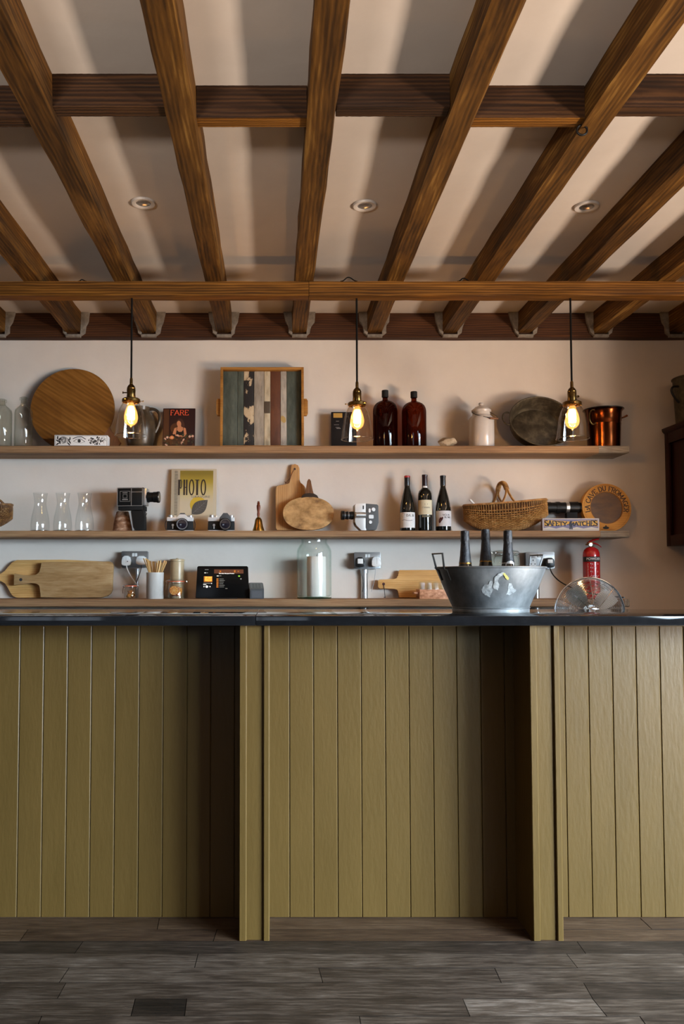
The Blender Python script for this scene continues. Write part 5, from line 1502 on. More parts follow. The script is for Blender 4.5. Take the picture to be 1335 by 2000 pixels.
# ================================================================== LOWER SHELF
# back paddle board
F = Fr(110, 4.635, ZL); P = F.p; K = F.k(1)
t = thing('paddle_board', 'pale wooden paddle board, behind the worn grey board', 'cutting board', F.o, (-.06, 0, 0))
out = [P(34, 1167.8), P(27, 1165), P(21, 1158), P(16, 1147), P(11, 1139), P(4, 1135), P(-12, 1133.5), P(-20, 1129), P(-20, 1124), P(-12, 1120), P(3, 1121), P(10, 1116), P(17, 1106), P(24, 1098), P(33, 1094), P(120, 1093), P(200, 1096.5), P(200, 1167.8)]
m = M(); m.prism(out, -.014, .004, .002); m.done('board', MAT['board_light'], t)
F = Fr(130, 4.59, ZL); P = F.p; K = F.k(1)
t = thing('cutting_board', 'worn greyish wooden cutting board lying on its long edge', 'cutting board', F.o, (-.07, 0, 0))
out = [P(80, 1167), P(80, 1150), P(78, 1143), P(72, 1139), P(62, 1138), P(50, 1140.5), P(29, 1143), P(28, 1142), P(28, 1121), P(30, 1120.5), P(45, 1123.5), P(60, 1125), P(72, 1123.5), P(78, 1119), P(80, 1112), P(80, 1100), P(83, 1098), P(150, 1097), P(214, 1096.5), P(219, 1099), P(221.5, 1104), P(220, 1130), P(220, 1152), P(217, 1159), P(211, 1164), P(200, 1167), P(130, 1167.8)]
m = M(); m.prism(out, -.016, .010, .003); m.done('board', MAT['board_grey'], t)
m = M(); p = P(41.5, 1132.5); m.disc(p[0], p[1], 3.1 * K, 3.1 * K, -.0164, 16); m.done('hole', MAT['ink'], t)

# sockets
def socket(xa, xb, ya, yb, label):
    Yw = WALL_Y - .001
    q0, q1 = at(xa, yb, Yw), at(xb, ya, Yw)
    t = thing('power_socket', label, 'power socket', ((q0.x + q1.x) / 2, Yw, (q0.z + q1.z) / 2), group='double power sockets')
    W, Hh = q1.x - q0.x, q1.z - q0.z
    m = M(); m.box((0, -.018, 0), (W * .97, .034, Hh * .96), .003); m.done('back_box', MAT['steel'], t)
    m = M(); m.prism(rrect(-W / 2, W / 2, -Hh / 2, Hh / 2, .006), -.042, -.0355, .001); m.done('face_plate', MAT['steel'], t)
    for s_ in (-1, 1):
        m = M(); m.box((s_ * W * .052, -.0445, Hh * .28), (W * .085, .006, Hh * .20), .001, (.12, 0, 0)); m.done('switch', MAT['white'], t)
    return t, W, Hh, K_(Yw)
def K_(Y): return Y / FPX
def plug(parent, x, z, white=True, wide=False, insert=True):
    mt = MAT['white'] if white else MAT['black']
    w_, h_ = (.060, .050) if wide else (.053, .056)
    m = M(); m.prism(smooth2([(x - w_ * .38, z + h_ / 2), (x + w_ * .38, z + h_ / 2), (x + w_ / 2, z - h_ * .1), (x + w_ * .46, z - h_ * .42), (x + w_ * .2, z - h_ / 2), (x - w_ * .2, z - h_ / 2), (x - w_ * .46, z - h_ * .42), (x - w_ / 2, z - h_ * .1)], 1), -.078, -.0445, .004)
    p = m.done('plug', mt, parent)
    return p
def wall_pipe(px, y0, y1, r, label, Yp=None):
    Yp = WALL_Y - .018 if Yp is None else Yp
    a, b = at(px, y0, Yp), at(px, y1, Yp)
    t = thing('conduit', label, 'conduit pipe', (a.x, Yp, b.z), group='conduit pipes below the sockets')
    m = M(); m.cyl((0, 0, 0), (0, 0, a.z - b.z), r, seg=20); m.done('pipe', MAT['conduit'], t)
    m = M(); m.cyl((0, 0, (a.z - b.z) - .02), (0, 0, (a.z - b.z)), r * 1.18, seg=20); m.done('coupling', MAT['conduit'], t)
    return t
def cable(parent, pts, r, mat, name='cable'):
    m = M(); m.tube(pts, r, 7); return m.done(name, mat, parent)
t, W, Hh, K = socket(239.5, 291, 1077, 1109, 'grey metal double power socket above the crock of stirrers')
pg = plug(t, -.042, -.008); q = Vector((-.042, -.062, -.033))
m = M(); m.rect(-.0425, -.0415, -.022, .012, -.0785); m.disc(-.034, -.012, .004, .004, -.0785, 10); m.done('plug_marking', MAT['ink_grey'], pg)
cable(pg, bez(q, q + Vector((.004, -.004, -.04)), q + Vector((.035, -.01, -.075)), q + Vector((.055, -.002, -.105)), 12), .0036, MAT['white'])
pg = plug(t, .042, -.006, True, True); q = Vector((.042, -.062, -.028)); m = M(); m.rect(.024, .060, .0015, .0025, -.0785); m.done('plug_marking', MAT['ink_grey'], pg)
cable(pg, bez(q, q + Vector((.0, -.004, -.04)), q + Vector((-.02, -.0, -.08)), q + Vector((-.034, .006, -.11)), 12), .0022, plain('brown_flex', H('5b3d36'), .5))
wall_pipe(267.5, 1110.5, 1169.2, .0105, 'metal conduit pipe rising from the shelf to the left socket')
t, W, Hh, K = socket(690, 741, 1079, 1111, 'grey metal double power socket right of the tall candle jar')
pg = plug(t, -.045, -.010, False); q = Vector((-.042, -.062, -.034))
m = M(); m.box((-.044, -.0795, -.005), (.030, .003, .028), .001); m.done('plug_label', MAT['white'], pg)
cable(pg, bez(q, q + Vector((.0, -.004, -.05)), q + Vector((.026, .0, -.07)), q + Vector((.012, .01, -.142)), 14), .0018, MAT['black'])
pg = plug(t, .046, -.008); q = Vector((.042, -.062, -.033)); m = M(); m.rect(.0485, .0495, -.022, .014, -.0785); m.done('plug_marking', MAT['ink_grey'], pg)
cable(pg, bez(q, q + Vector((.0, -.004, -.05)), q + Vector((-.004, .0, -.08)), q + Vector((-.022, .01, -.142)), 14), .0016, plain('grey_flex', (.35, .35, .35), .5))
wall_pipe(711, 1112.5, 1169.2, .0195, 'thick metal conduit pipe below the middle socket')
wall_pipe(711, 1187, 1215, .0195, 'thick metal conduit pipe emerging under the lowest shelf, middle of the wall')
t, W, Hh, K = socket(1022.5, 1077, 1078.5, 1111, 'grey metal double power socket behind the zinc tub handle')
m = M(); m.prism(rrect(-.060, -.022, -.034, .012, .003), -.0435, -.0420); fp = m.done('outlet', plain('outlet_grey', (.62, .62, .61), .4), t)
m = M()
for (dx, dz, w_, h_) in ((0, .000, .005, .010), (-.0105, -.021, .007, .005), (.0105, -.021, .007, .005)): m.rect(-.041 + dx - w_ / 2, -.041 + dx + w_ / 2, dz - h_ / 2, dz + h_ / 2, -.0440)
m.done('outlet_holes', MAT['ink'], fp)
pg = plug(t, .044, -.014, False); q = Vector((.046, -.062, -.036))
m = M(); m.box((.044, -.0795, -.006), (.028, .003, .02), .001); m.done('plug_label', MAT['white'], pg)
cable(pg, bez(q, q + Vector((.004, -.02, -.08)), q + Vector((.08, -.12, -.15)), q + Vector((.15, -.62, -.16)), 18), .0034, MAT['black'])
wall_pipe(1046, 1112.5, 1169.2, .018, 'metal conduit pipe below the right socket')
wall_pipe(1046, 1187, 1215, .018, 'metal conduit pipe emerging under the right part of the lowest shelf')

# clip-top jars
def clip_jar(xc, hw, ytop, ybody, Y, label, body_mat, seal=True, ang=.3):
    F = Fr(xc, Y, ZL); K = F.k(1); R = hw * K; z = lambda py: F.p(xc, py)[1]
    t = thing('clip_jar', label, 'jar', F.o, (0, 0, ang), group='clip-top jars')
    zt, zs = z(ytop), z(ybody)
    g = (zt - zs)
    o_ = [(0, .001), (R * .9, 0), (R, .006), (R, zs - R * .25), (R * .93, zs - R * .08), (R * .84, zs), (R * .84, zs + g * .2), (R * .90, zs + g * .3), (R * .90, zs + g * .42), (R * .78, zs + g * .42)]
    i_ = [(R * .78, zs), (R * .92, zs - R * .26), (R * .93, .008), (0, .006)]
    m = M(); m.lathe(o_ + i_, 32); m.done('body', body_mat, t)
    m = M(); m.lathe([(R * .70, zs + g * .43), (R * .93, zs + g * .43), (R * .93, zs + g * .56), (R * .70, zs + g * .56), (R * .70, zs + g * .43)], 30); m.done('rubber_seal', MAT['red_seal'] if seal else plain('grey_seal', (.4, .36, .32), .5), t)
    m = M(); m.lathe([(0, zs + g * .58), (R * .92, zs + g * .58), (R * .94, zs + g * .66), (R * .88, zs + g * .84), (R * .6, zs + g * .97), (0, zt)], 30); m.done('lid', body_mat, t)
    m = M()
    m.tube([(R * .87 * math.cos(a), R * .87 * math.sin(a), zs + g * .12) for a in [2 * PI * i / 30 for i in range(30)]], .0011, 5, True)
    m.tube([(R * .96 * math.cos(a), R * .96 * math.sin(a), zs + g * .72) for a in [2 * PI * i / 30 for i in range(30)]], .0011, 5, True)
    for s_ in (-1, 1):
        for dy in (-.2, .2):
            m.tube(bez((s_ * R * .87, dy * R, zs + g * .12), (s_ * R * 1.25, dy * R, zs + g * .3), (s_ * R * 1.3, dy * R, zs + g * .6), (s_ * R * .96, dy * R, zs + g * .72), 8), .0011, 5)
    m.tube(bez((-R * 1.02, -.2 * R, zs + g * .5), (-R * 1.2, -.15 * R, zs), (-R * 1.25, 0, zs - g * .7), (-R * 1.15, .0, zs - g * 1.1), 8), .0012, 5)
    m.done('wire_clip', MAT['chrome'], t)
    return t, F, K, R, z
t, F, K, R, z = clip_jar(256, 12.6, 1139.5, 1149, 4.50, 'small clip-top jar of dried bits, left of the crock', MAT['glass'])
rr = random.Random(8)
for k in range(14):
    a = rr.uniform(0, 2 * PI); q = R * .62 * rr.random() ** .5
    zz = .012 + rr.random() * (z(1152) - .02)
    m = M(); c = Vector((q * math.cos(a), q * math.sin(a), zz))
    m.lathe([(0, 0), (.0095, .0), (.0095, .0022), (0, .0024)], 10, c, (rr.uniform(0, 3), rr.uniform(0, 3), 0))
    o = m.done('dried_fruit', plain('dried_fruit', H(rr.choice(['9a5a20', 'c07a30', '6a4020', 'a08050'])), .5))
    o.location = Vector(F.o); tag(o, 'brown dried fruit pieces in the small clip-top jar', 'dried fruit', 'dried fruit pieces in the small jar')
t, F, K, R, z = clip_jar(345, 17, 1130, 1141, 4.49, 'clip-top jar holding dried orange slices, right of the crock', MAT['glass'], True, .2)
def slice_mat():
    m_, nt, b_ = new_mat('dried_orange')
    tc = N(nt, 'ShaderNodeTexCoord'); gr = N(nt, 'ShaderNodeTexNoise'); gr.inputs['Scale'].default_value = 90
    nt.links.new(tc.outputs['Object'], gr.inputs['Vector'])
    r = ramp(nt, [(.35, H('c4620c')), (.65, H('e79a28'))]); nt.links.new(gr.outputs['Fac'], r.inputs['Fac']); nt.links.new(r.outputs['Color'], b_.inputs['Base Color'])
    b_.inputs['Roughness'].default_value = .4
    return m_
OR = slice_mat(); PITH = plain('orange_pith', H('e0b672'), .5); PEEL = plain('orange_peel', H('9c4a0c'), .5)
def orange(lc, r_, rot, label):
    t2 = thing('orange_slice', label, 'orange slice', Vector(F.o) + Vector(lc), rot, 'dried orange slices in the jar')
    m = M(); m.lathe([(r_ * .90, -.002), (r_, -.0015), (r_, .0015), (r_ * .90, .002), (r_ * .90, -.002)], 28, (0, 0, 0), (PI / 2, 0, 0)); m.done('peel', PEEL, t2)
    m = M(); m.lathe([(0, -.0014), (r_ * .91, -.0014), (r_ * .91, .0014), (0, .0014)], 28, (0, 0, 0), (PI / 2, 0, 0)); m.done('pith', PITH, t2)
    for k in range(9):
        a = 2 * PI * k / 9 + .1; b = a + 2 * PI / 9 - .12
        am = (a + b) / 2
        m = M(); m.prism([(r_ * .13 * math.cos(am), r_ * .13 * math.sin(am)), (r_ * .78 * math.cos(a + .06), r_ * .78 * math.sin(a + .06)), (r_ * .83 * math.cos(am), r_ * .83 * math.sin(am)), (r_ * .78 * math.cos(b - .06), r_ * .78 * math.sin(b - .06))], -.0022, .0022); m.done('segment', OR, t2)
    return t2
orange((-3 * K, -R * .74, z(1153)), 9.2 * K, (0, .2, 0), 'whole dried orange slice facing out of the jar')
orange((7 * K, -R * .25, z(1156)), 9 * K, (.3, .2, 1.25), 'dried orange slice turned edge-on, at right in the jar')
orange((1 * K, R * .25, z(1155)), 9.5 * K, (0, 0, .1), 'dried orange slice behind the whole slice in the jar')
orange((0 * K, R * .0, z(1163)), 9.2 * K, (1.45, 0, .1), 'dark dried orange slice lying at the bottom of the jar')
clip_jar(986, 26, 1074, 1086, 4.56, 'large empty clip-top jar behind the champagne bottles', MAT['glass_jar'], False, .5)

# crock with stirrers
F = Fr(303.5, 4.50, ZL); K = F.k(1); z = lambda py: F.p(303, py)[1]
t = thing('crock', 'pale stoneware crock filled with wooden stirrers', 'crock', F.o)
R = 16.8 * K
m = M(); m.lathe([(0, 0), (R * .97, 0), (R, .003), (R, z(1121)), (R * 1.02, z(1119)), (R, z(1118)), (R * .88, z(1118.5)), (R * .86, .012), (0, .010)], 36); m.done('pot', MAT['stoneware'], t)
rr = random.Random(21)
for k in range(42):
    a = -1 + 2 * k / 41
    bx = -a * R * .35 + rr.uniform(-.004, .004); by = rr.uniform(-.5, .6) * R
    tx = a * R * 1.45 + rr.uniform(-.006, .006); ty = by * 1.2
    zt = z(1094 + rr.uniform(0, 6) + (2 if abs(a) < .3 else 0))
    if a < -.55: zt = z(1090 + rr.uniform(0, 4))
    p0, p1 = Vector((bx, by, .014)), Vector((tx, ty, zt))
    kx = 1.0
    # keep the stick inside the mouth of the crock
    fr_ = (z(1118.5) - .014) / (zt - .014); xm = bx + (tx - bx) * fr_; ym = by + (ty - by) * fr_
    rm = math.hypot(xm, ym)
    if rm > R * .80:
        s_ = R * .80 / rm; p1 = Vector((bx + (xm * s_ - bx) / fr_, by + (ym * s_ - by) / fr_, zt))
    d = p1 - p0; L_ = d.length
    m = M(); m.box((0, 0, L_ / 2), (.0062, .0020, L_), .0006)
    o = m.done('wooden_stirrer', MAT['stick'])
    o.location = Vector(F.o) + p0
    o.rotation_euler = (Vector((0, 0, 1)).rotation_difference(d.normalized()).to_matrix() @ Matrix.Rotation(rr.uniform(-.9, .9), 3, 'Z')).to_euler()
    tag(o, 'thin pale wooden stirrer standing among others in the pale crock', 'stirrer', 'wooden stirrers in the crock')

# tan lidded jar
F = Fr(346.5, 4.60, ZL); K = F.k(1); z = lambda py: F.p(346, py)[1]
t = thing('stoneware_jar', 'tan stoneware jar with a flat lid, behind the orange jar', 'jar', F.o)
R = 13.6 * K
m = M(); m.lathe([(0, 0), (R * .97, 0), (R, .003), (R, z(1100)), (R * .96, z(1097)), (0, z(1097))], 32); m.done('pot', MAT['stoneware_tan'], t)
m = M(); m.lathe([(R * .9, z(1097.2)), (R * 1.04, z(1096.5)), (R * 1.06, z(1095)), (R * 1.03, z(1092.5)), (R * .9, z(1091.8)), (R * .2, z(1091.5)), (R * .14, z(1090)), (0, z(1089.8))], 32); m.done('lid', MAT['stoneware_tan'], t)

# till screen and card printer
F = Fr(435, 4.52, ZL); P = F.p; K = F.k(1)
t = thing('till_screen', 'black touch-screen till showing an orange and white music page', 'till screen', F.o, (0, 0, math.radians(2)))
lean = -.11
hh = F.k(62) / math.cos(lean)
W0, W1 = 104 * K, 99 * K
m = M(); m.prism([(-W0 / 2, 0), (W0 / 2, 0), (W1 / 2, hh - .006), (W1 / 2 - .006, hh), (-W1 / 2 + .006, hh), (-W1 / 2, hh - .006)], -.004, .014, .002)
pan = m.done('screen_panel', MAT['screen'], t, (0, -.02, .004), (lean, 0, 0))
SM = [plain('lit_orange', H('b86818'), .5, emit=.30), plain('lit_brown', H('5a2c0c'), .5, emit=.25), plain('lit_white', H('d8d2c8'), .5, emit=.8), plain('lit_grey', H('77726a'), .5, emit=.45), plain('lit_green', H('86b030'), .5, emit=.8), plain('lit_yellow', H('e6a840'), .5, emit=.8)]
m = M()
sx = lambda px: (px - 436.5) * K
sz = lambda py: (1167.5 - py) * K / math.cos(lean)
def R_(mi, x0, x1, y0, y1, y=-.0046): m.mi = mi; m.rect(sx(x0), sx(x1), sz(y1), sz(y0), y)
R_(1, 420, 477, 1112, 1120); 
for k in range(16): R_(rr.choice([0, 1, 1]), 420 + k * 3.5, 423 + k * 3.5, 1112 + rr.random() * 3, 1116 + rr.random() * 3, -.0050)
R_(0, 400, 416.5, 1125.5, 1136.5)
for k in range(10): R_(rr.choice([5, 1, 0]), 400 + rr.random() * 12, 404 + rr.random() * 12, 1126 + rr.random() * 7, 1129 + rr.random() * 7, -.0050)
R_(3, 402, 409, 1112, 1113); R_(2, 401, 404, 1118, 1119.5); R_(3, 405, 408, 1118, 1119.4)
R_(3, 399, 413, 1138.4, 1139.8); R_(2, 399, 405, 1141, 1142.2); R_(2, 414, 416, 1138.4, 1140)
m.mi = 2; m.disc(sx(406), sz(1145.5), 2.6 * K, 2.4 * K, -.0046, 12); m.disc(sx(400.5), sz(1145.5), 1.2 * K, 1.2 * K, -.0046, 8); m.disc(sx(412), sz(1145.5), 1.2 * K, 1.2 * K, -.0046, 8)
for k in range(6):
    y_ = 1129.5 + k * 3.1
    R_(0, 424.5, 428.5, y_, y_ + 2.2); R_(3, 430, 430 + rr.uniform(4, 12), y_ + .6, y_ + 1.5)
R_(2, 425, 429, 1124, 1125.4); R_(3, 430, 434, 1124, 1125.2)
m.mi = 4; m.disc(sx(468.5), sz(1125), 2 * K, 1.4 * K, -.0046, 12); m.mi = 3; m.disc(sx(472), sz(1130.5), 1.4 * K, 1.4 * K, -.0046, 10)
R_(3, 442, 446, 1148.6, 1149.6)
m.done('display', SM, pan)
sans('The Inher Marquee Product', 2.5 * K, SM[2], pan, sx(444), sz(1120), -.0052, 'display_title', bold=.0003, sx=1.05)
m = M(); m.prism([(-.05, .0), (.05, .0), (.03, .10), (-.03, .10)], -.02, .05, .004); m.done('stand', MAT['black'], t, (0, .052, 0), (-.25, 0, 0))
m = M(); m.box((0, .03, .003), (.16, .13, .006), .002); m.done('base', MAT['black'], t)
F = Fr(501, 4.535, ZL); P = F.p; K = F.k(1)
t = thing('receipt_printer', 'small charcoal receipt printer beside the till screen', 'receipt printer', F.o, (0, 0, math.radians(4)))
m = M()
w0 = 14.5 * K; hz = F.k(19); ht = F.k(31)
pr = [(-.055, 0), (-.055, hz * .96), (.045, ht), (.075, ht), (.075, 0)]
a_ = [m._v((-w0, y, z_)) for y, z_ in pr]; b_ = [m._v((w0 * .92, y, z_)) for y, z_ in pr]
m._f(a_[::-1]); m._f(b_)
for i in range(5):
    j = (i + 1) % 5; m._f([a_[i], a_[j], b_[j], b_[i]])
bmesh.ops.bevel(m.bm, geom=m.bm.edges[:], offset=.003, segments=2, affect='EDGES')
m.done('body', plain('charcoal_plastic', (.06, .065, .07), .4), t)
sl = math.atan2(ht - hz * .96, .10)
def on_slope(m, x0, x1, s0, s1, off):
    c, s_ = math.cos(sl), math.sin(sl)
    f = lambda x, s: m._v((x, -.055 + s * c - off * s_, hz * .96 + s * s_ + off * c))
    m._f([f(x0, s0), f(x1, s0), f(x1, s1), f(x0, s1)])
m = M(); on_slope(m, -w0 * .8, w0 * .75, .012, .095, .0008); kp = m.done('paper_lid', plain('grey_lid', (.13, .15, .15), .35), t)
for k in range(3):
    for j in range(3):
        m = M(); x0 = -w0 * .62 + k * w0 * .42; on_slope(m, x0, x0 + w0 * .3, .022 + j * .022, .036 + j * .022, .0014); m.done('key', plain('key_grey', (.06, .07, .07), .4), kp)
m = M(); m.rect(-w0 * .72, w0 * .66, hz * .1, hz * .82, -.0556); m.done('front_panel', plain('slate_panel', (.085, .09, .1), .45), t)

# tall glass jar with candle
F = Fr(613, 4.515, ZL); K = F.k(1); z = lambda py: F.p(613, py)[1]
t = thing('glass_jar', 'tall pale green glass jar with an open neck, holding a candle', 'jar', F.o)
R = 33.8 * K
o_ = [(0, .003), (R * .9, 0), (R * .985, .004), (R, .014), (R, z(1080)), (R * .975, z(1073)), (R * .88, z(1067)), (R * .76, z(1062)), (R * .735, z(1058)), (R * .76, z(1054.5)), (R * .765, z(1053)), (R * .70, z(1053))]
i_ = [(R * .68, z(1058)), (R * .70, z(1062)), (R * .84, z(1068)), (R * .94, z(1075)), (R * .955, z(1082)), (R * .955, .02), (R * .85, .012), (0, .012)]
m = M(); m.lathe(o_ + i_, 48); m.done('body', MAT['glass_jar'], t)
m = M(); m.lathe([(R * .5, .0015), (R * .985, .003), (R * .99, .007), (R * .5, .010), (R * .5, .0015)], 40); b = m.done('thick_base', glass('green_base_glass', (.40, .55, .42), (.10, .2, .12), .06, .4), t)
t = thing('pillar_candle', 'broad white pillar candle inside the tall glass jar', 'candle', (F.o[0] + 4.5 * K, F.o[1] + .01, ZL + .0125))
zc = z(1087) - .0125
m = M(); m.lathe([(0, 0), (18.5 * K, 0), (18.8 * K, .003), (18.8 * K, zc - .004), (18 * K, zc), (14 * K, zc - .001), (0, zc - .004)], 36); m.done('wax', MAT['candle'], t)
m = M(); m.cyl((0, 0, zc - .005), (.001, 0, zc + .01), .0012, seg=6); m.done('wick', MAT['ink'], t)

# board behind the tub
F = Fr(805, 4.62, ZL); P = F.p; K = F.k(1)
t = thing('cutting_board', 'pale cutting board with a corded handle, behind the copper-coloured tray', 'cutting board', F.o, (-.10, 0, 0))
out = [P(778, 1167.6), P(777.5, 1155), P(775, 1151), P(770, 1150.3), P(741, 1150), P(737.5, 1147), P(737.5, 1135), P(740.5, 1132), P(770, 1131.5), P(775, 1130), P(777.5, 1125), P(778, 1116.5), P(780.5, 1113.5), P(880, 1113), P(884, 1117), P(884, 1167.6)]
m = M(); m.prism(out, -.012, .008, .0025); m.done('board', MAT['board_light'], t)
m = M(); p = P(748.5, 1141); m.disc(p[0], p[1], 2.9 * K, 2.9 * K, -.0124, 16); m.done('hole', plain('red_brown_hole', H('4a2218'), .7), t)
m = M(); q = P(750.5, 1167)
m.tube(bez((p[0], -.013, p[1]), (p[0] + .002, -.018, p[1] - .02), (q[0] - .002, -.02, q[1] + .03), (q[0], -.022, .004), 10), .0019, 6); m.tube([(q[0] + .003, -.03, .003), (q[0] - .008, -.032, .003)], .002, 6); m.done('cord', MAT['ink'], t)

# tray of shot glasses
F = Fr(850, 4.505, ZL); P = F.p; K = F.k(1)
t = thing('glass_tray', 'copper-toned wooden tray holding upturned shot glasses', 'tray', F.o)
a, b = P(815.5, 1170), P(886, 1151)
W, hz = b[0] - a[0], F.k(18.5)
m = M()
cx = (a[0] + b[0]) / 2
for yy in (-.052, .052): m.box((cx, yy, hz / 2), (W, .009, hz), .001)
for xx in (a[0] + .0045, b[0] - .0045): m.box((xx, 0, hz / 2), (.009, .0945, hz), .001)
m.done('sides', MAT['copper_tray'], t)
m = M(); m.box((cx, 0, .004), (W - .018, .094, .008)); m.done('tray_floor', MAT['copper_tray'], t)
m = M(); m.box((a[0] - .014, -.02, hz * .62), (.028, .05, .012), .003); m.done('handle', MAT['copper_tray'], t)
n_ = 0
for j in range(3):
    for i in range(5):
        gx_ = a[0] + .024 + i * (W - .048) / 4; gy = -.032 + j * .032
        r_ = 5.2 * K
        zt = F.k(34)
        m = M(); m.lathe([(r_ * .9, .0085), (r_, .0085), (r_ * .90, zt - .002), (r_ * .85, zt), (0, zt), (0, zt - .009), (r_ * .78, zt - .009), (r_ * .9, .0085)], 20)
        o = m.done('shot_glass', MAT['glass'], None, Vector(F.o) + Vector((gx_, gy, 0)))
        tag(o, 'small clear shot glass upturned in the copper-toned wooden tray', 'shot glass', 'shot glasses in the tray')

# fire extinguisher
F = Fr(1152.5, 4.50, ZL); P = F.p; K = F.k(1); z = lambda py: P(1152, py)[1]
t = thing('fire_extinguisher', 'red powder fire extinguisher standing on the lowest shelf', 'fire extinguisher', F.o)
R = 15.9 * K
m = M(); m.lathe([(0, .004), (R * .85, 0), (R * .97, .003), (R, .012), (R, z(1085)), (R * .96, z(1079)), (R * .82, z(1073.5)), (R * .55, z(1070)), (R * .36, z(1068.5)), (0, z(1068))], 40); m.done('cylinder', MAT['red'], t)
m = M(); rl = R + .0004; m.lathe([(rl, z(1097.5)), (rl, z(1087.5))], 30, a0=math.radians(-180), a1=math.radians(0)); m.done('black_band', MAT['ink'], t)
sans('POWDER', 6.6 * K, MAT['paper'], t, -1.2 * K, z(1092), .0014, 'lettering', wrap=R, sx=1.0, bold=.0003)
m = M()
rr = random.Random(2)
for k, y_ in enumerate((1101, 1108.5, 1116)):
    m.disc(-7 * K, z(y_), 1 * K, 1 * K, -.0008, 8)
    for q in range(2): m.rect(-4.5 * K, (3 + rr.random() * 5) * K, z(y_ + 1.2 + q * 1.6 - 1), z(y_ + .4 + q * 1.6 - 1), -.0008)
for k in range(12): m.rect(-13.5 * K, (-11.5 + rr.random()) * K, z(1102 + k * 2.6), z(1101.2 + k * 2.6), -.0008)
for (dx, w_) in ((-5, 5), (2, 6)):
    m.line([((dx + 3 * math.cos(s)) * K, z(1127) + 3 * K * math.sin(s)) for s in [2 * PI * i / 14 for i in range(15)]], .0014, -.0008)
m.line([(-6 * K, z(1129)), (-2 * K, z(1124)), (3 * K, z(1129)), (8 * K, z(1124))], .002, -.0008)
for k in range(5): m.rect(-8 * K, 8 * K, z(1140 + k * 3), z(1139.3 + k * 3), -.0008)
m.wrap(R); m.done('printed_text', plain('pale_print', (.62, .50, .48), .5), t)
m = M(); m.cyl((0, 0, z(1069)), (0, 0, z(1062)), 4.2 * K, 3.6 * K, 18); m.box((-2 * K, 0, z(1061)), (9 * K, .016, 4 * K), .002); m.cyl((-6 * K, 0, z(1063)), (-10.5 * K, 0, z(1063.5)), 2 * K, 1.6 * K, 12); v_ = m.done('valve', MAT['brass_dark'], t)
m = M(); m.cyl((-3 * K, -.009, z(1064)), (-3 * K, -.018, z(1064)), 3.4 * K, seg=18); m.done('gauge', MAT['silver'], v_)
m = M(); m.tube(bez((-7 * K, 0, z(1061.5)), (-2 * K, 0, z(1056.5)), (8 * K, 0, z(1053.5)), (15.5 * K, 0, z(1052.8)), 10), [.006] * 4 + [.0055] * 7, 8); m.done('lever', MAT['red'], t)
m = M(); m.tube(bez((0 * K, 0, z(1061)), (8 * K, 0, z(1060)), (15 * K, 0, z(1064)), (20 * K, 0, z(1069)), 10), [.006 - .0004 * i for i in range(11)], 8); m.done('carry_handle', MAT['red'], t)
m = M(); m.tube([(4 * K + .012 * math.cos(a) * .6, -.008, z(1066) + .012 * math.sin(a)) for a in [2 * PI * i / 20 for i in range(20)]], .001, 5, True); m.done('pull_pin', MAT['chrome'], t)

# ================================================================== ON AND BEHIND THE BAR
TY = 3.185
F = Fr(955, TY, BAR_Z); P = F.p; K = F.k(1); z = lambda py: P(955, py)[1]
t = thing('zinc_tub', 'grey galvanised tub with peeling label scraps, on the bar', 'tub', F.o)
Rb, Rt = 74 * K * .985, 104.5 * K
zt = z(1108)
o_ = [(0, .004), (Rb * .96, .004), (Rb * .98, 0), (Rb * 1.0, .001), (Rb * 1.005, .012), (Rb * .992, .016), (Rb * 1.0, .02), (Rb + (Rt - Rb) * .5, zt * .52), (Rt * .985, zt - .012), (Rt * .99, zt - .006), (Rt * 1.015, zt - .004), (Rt * 1.02, zt), (Rt * 1.0, zt + .002), (Rt * .985, zt - .002), (Rt * .97, zt - .014), (Rb + (Rt - Rb) * .45, zt * .5), (Rb * .97, .012), (0, .009)]
m = M(); m.lathe(o_, 72); m.done('bucket', MAT['zinc'], t)
m = M(); m.tube([(Rb * 1.008 * math.cos(a), Rb * 1.008 * math.sin(a), .0175) for a in [2 * PI * i / 72 for i in range(72)]], .0022, 6, True); m.done('base_bead', MAT['zinc'], t)
def scrap(pts, name, mat, off):
    m = M()
    q_ = []
    rs_ = random.Random(len(pts) * 7 + int(pts[0][0]))
    for i_, a_ in enumerate(pts):
        b_ = pts[(i_ + 1) % len(pts)]
        for f_ in (0, .25, .5, .75):
            q_.append((a_[0] + (b_[0] - a_[0]) * f_ + rs_.uniform(-.9, .9), a_[1] + (b_[1] - a_[1]) * f_ + rs_.uniform(-.9, .9)))
    pts = q_
    cxy = [((px - 955) * K, z(py)) for px, py in pts]
    vs = []
    for x, zz in cxy:
        rad = Rb + (Rt - Rb) * min(max((zz - .02) / (zt - .03), 0), 1) + off
        yq = -math.sqrt(max(rad * rad - x * x, 1e-6))
        vs.append(m._v((x, yq, zz)))
    f = m._f(vs)
    bmesh.ops.triangulate(m.bm, faces=m.bm.faces[:])
    return m.done(name, mat, t)
SCR = speckle('peeling_paper', [(.3, H('6f7576')), (.6, H('a9adad')), (.8, H('c3c6c4'))], (60, 60, 60), .75, bump=.3)
scrap([(918, 1150), (921, 1142), (929, 1140), (931, 1134), (936, 1138), (933, 1146), (937, 1152), (931, 1156), (933, 1165), (926, 1162), (920, 1157)], 'label_scrap', SCR, .0012)
scrap([(937, 1146), (938, 1128), (944, 1121), (952, 1119), (957, 1122), (950, 1125), (945, 1130), (943, 1138), (948, 1142), (946, 1152), (940, 1150)], 'label_scrap', SCR, .0012)
scrap([(963, 1160), (965, 1149), (964, 1138), (970, 1140), (974, 1147), (981, 1152), (977, 1157), (971, 1154), (969, 1161)], 'label_scrap', SCR, .0012)
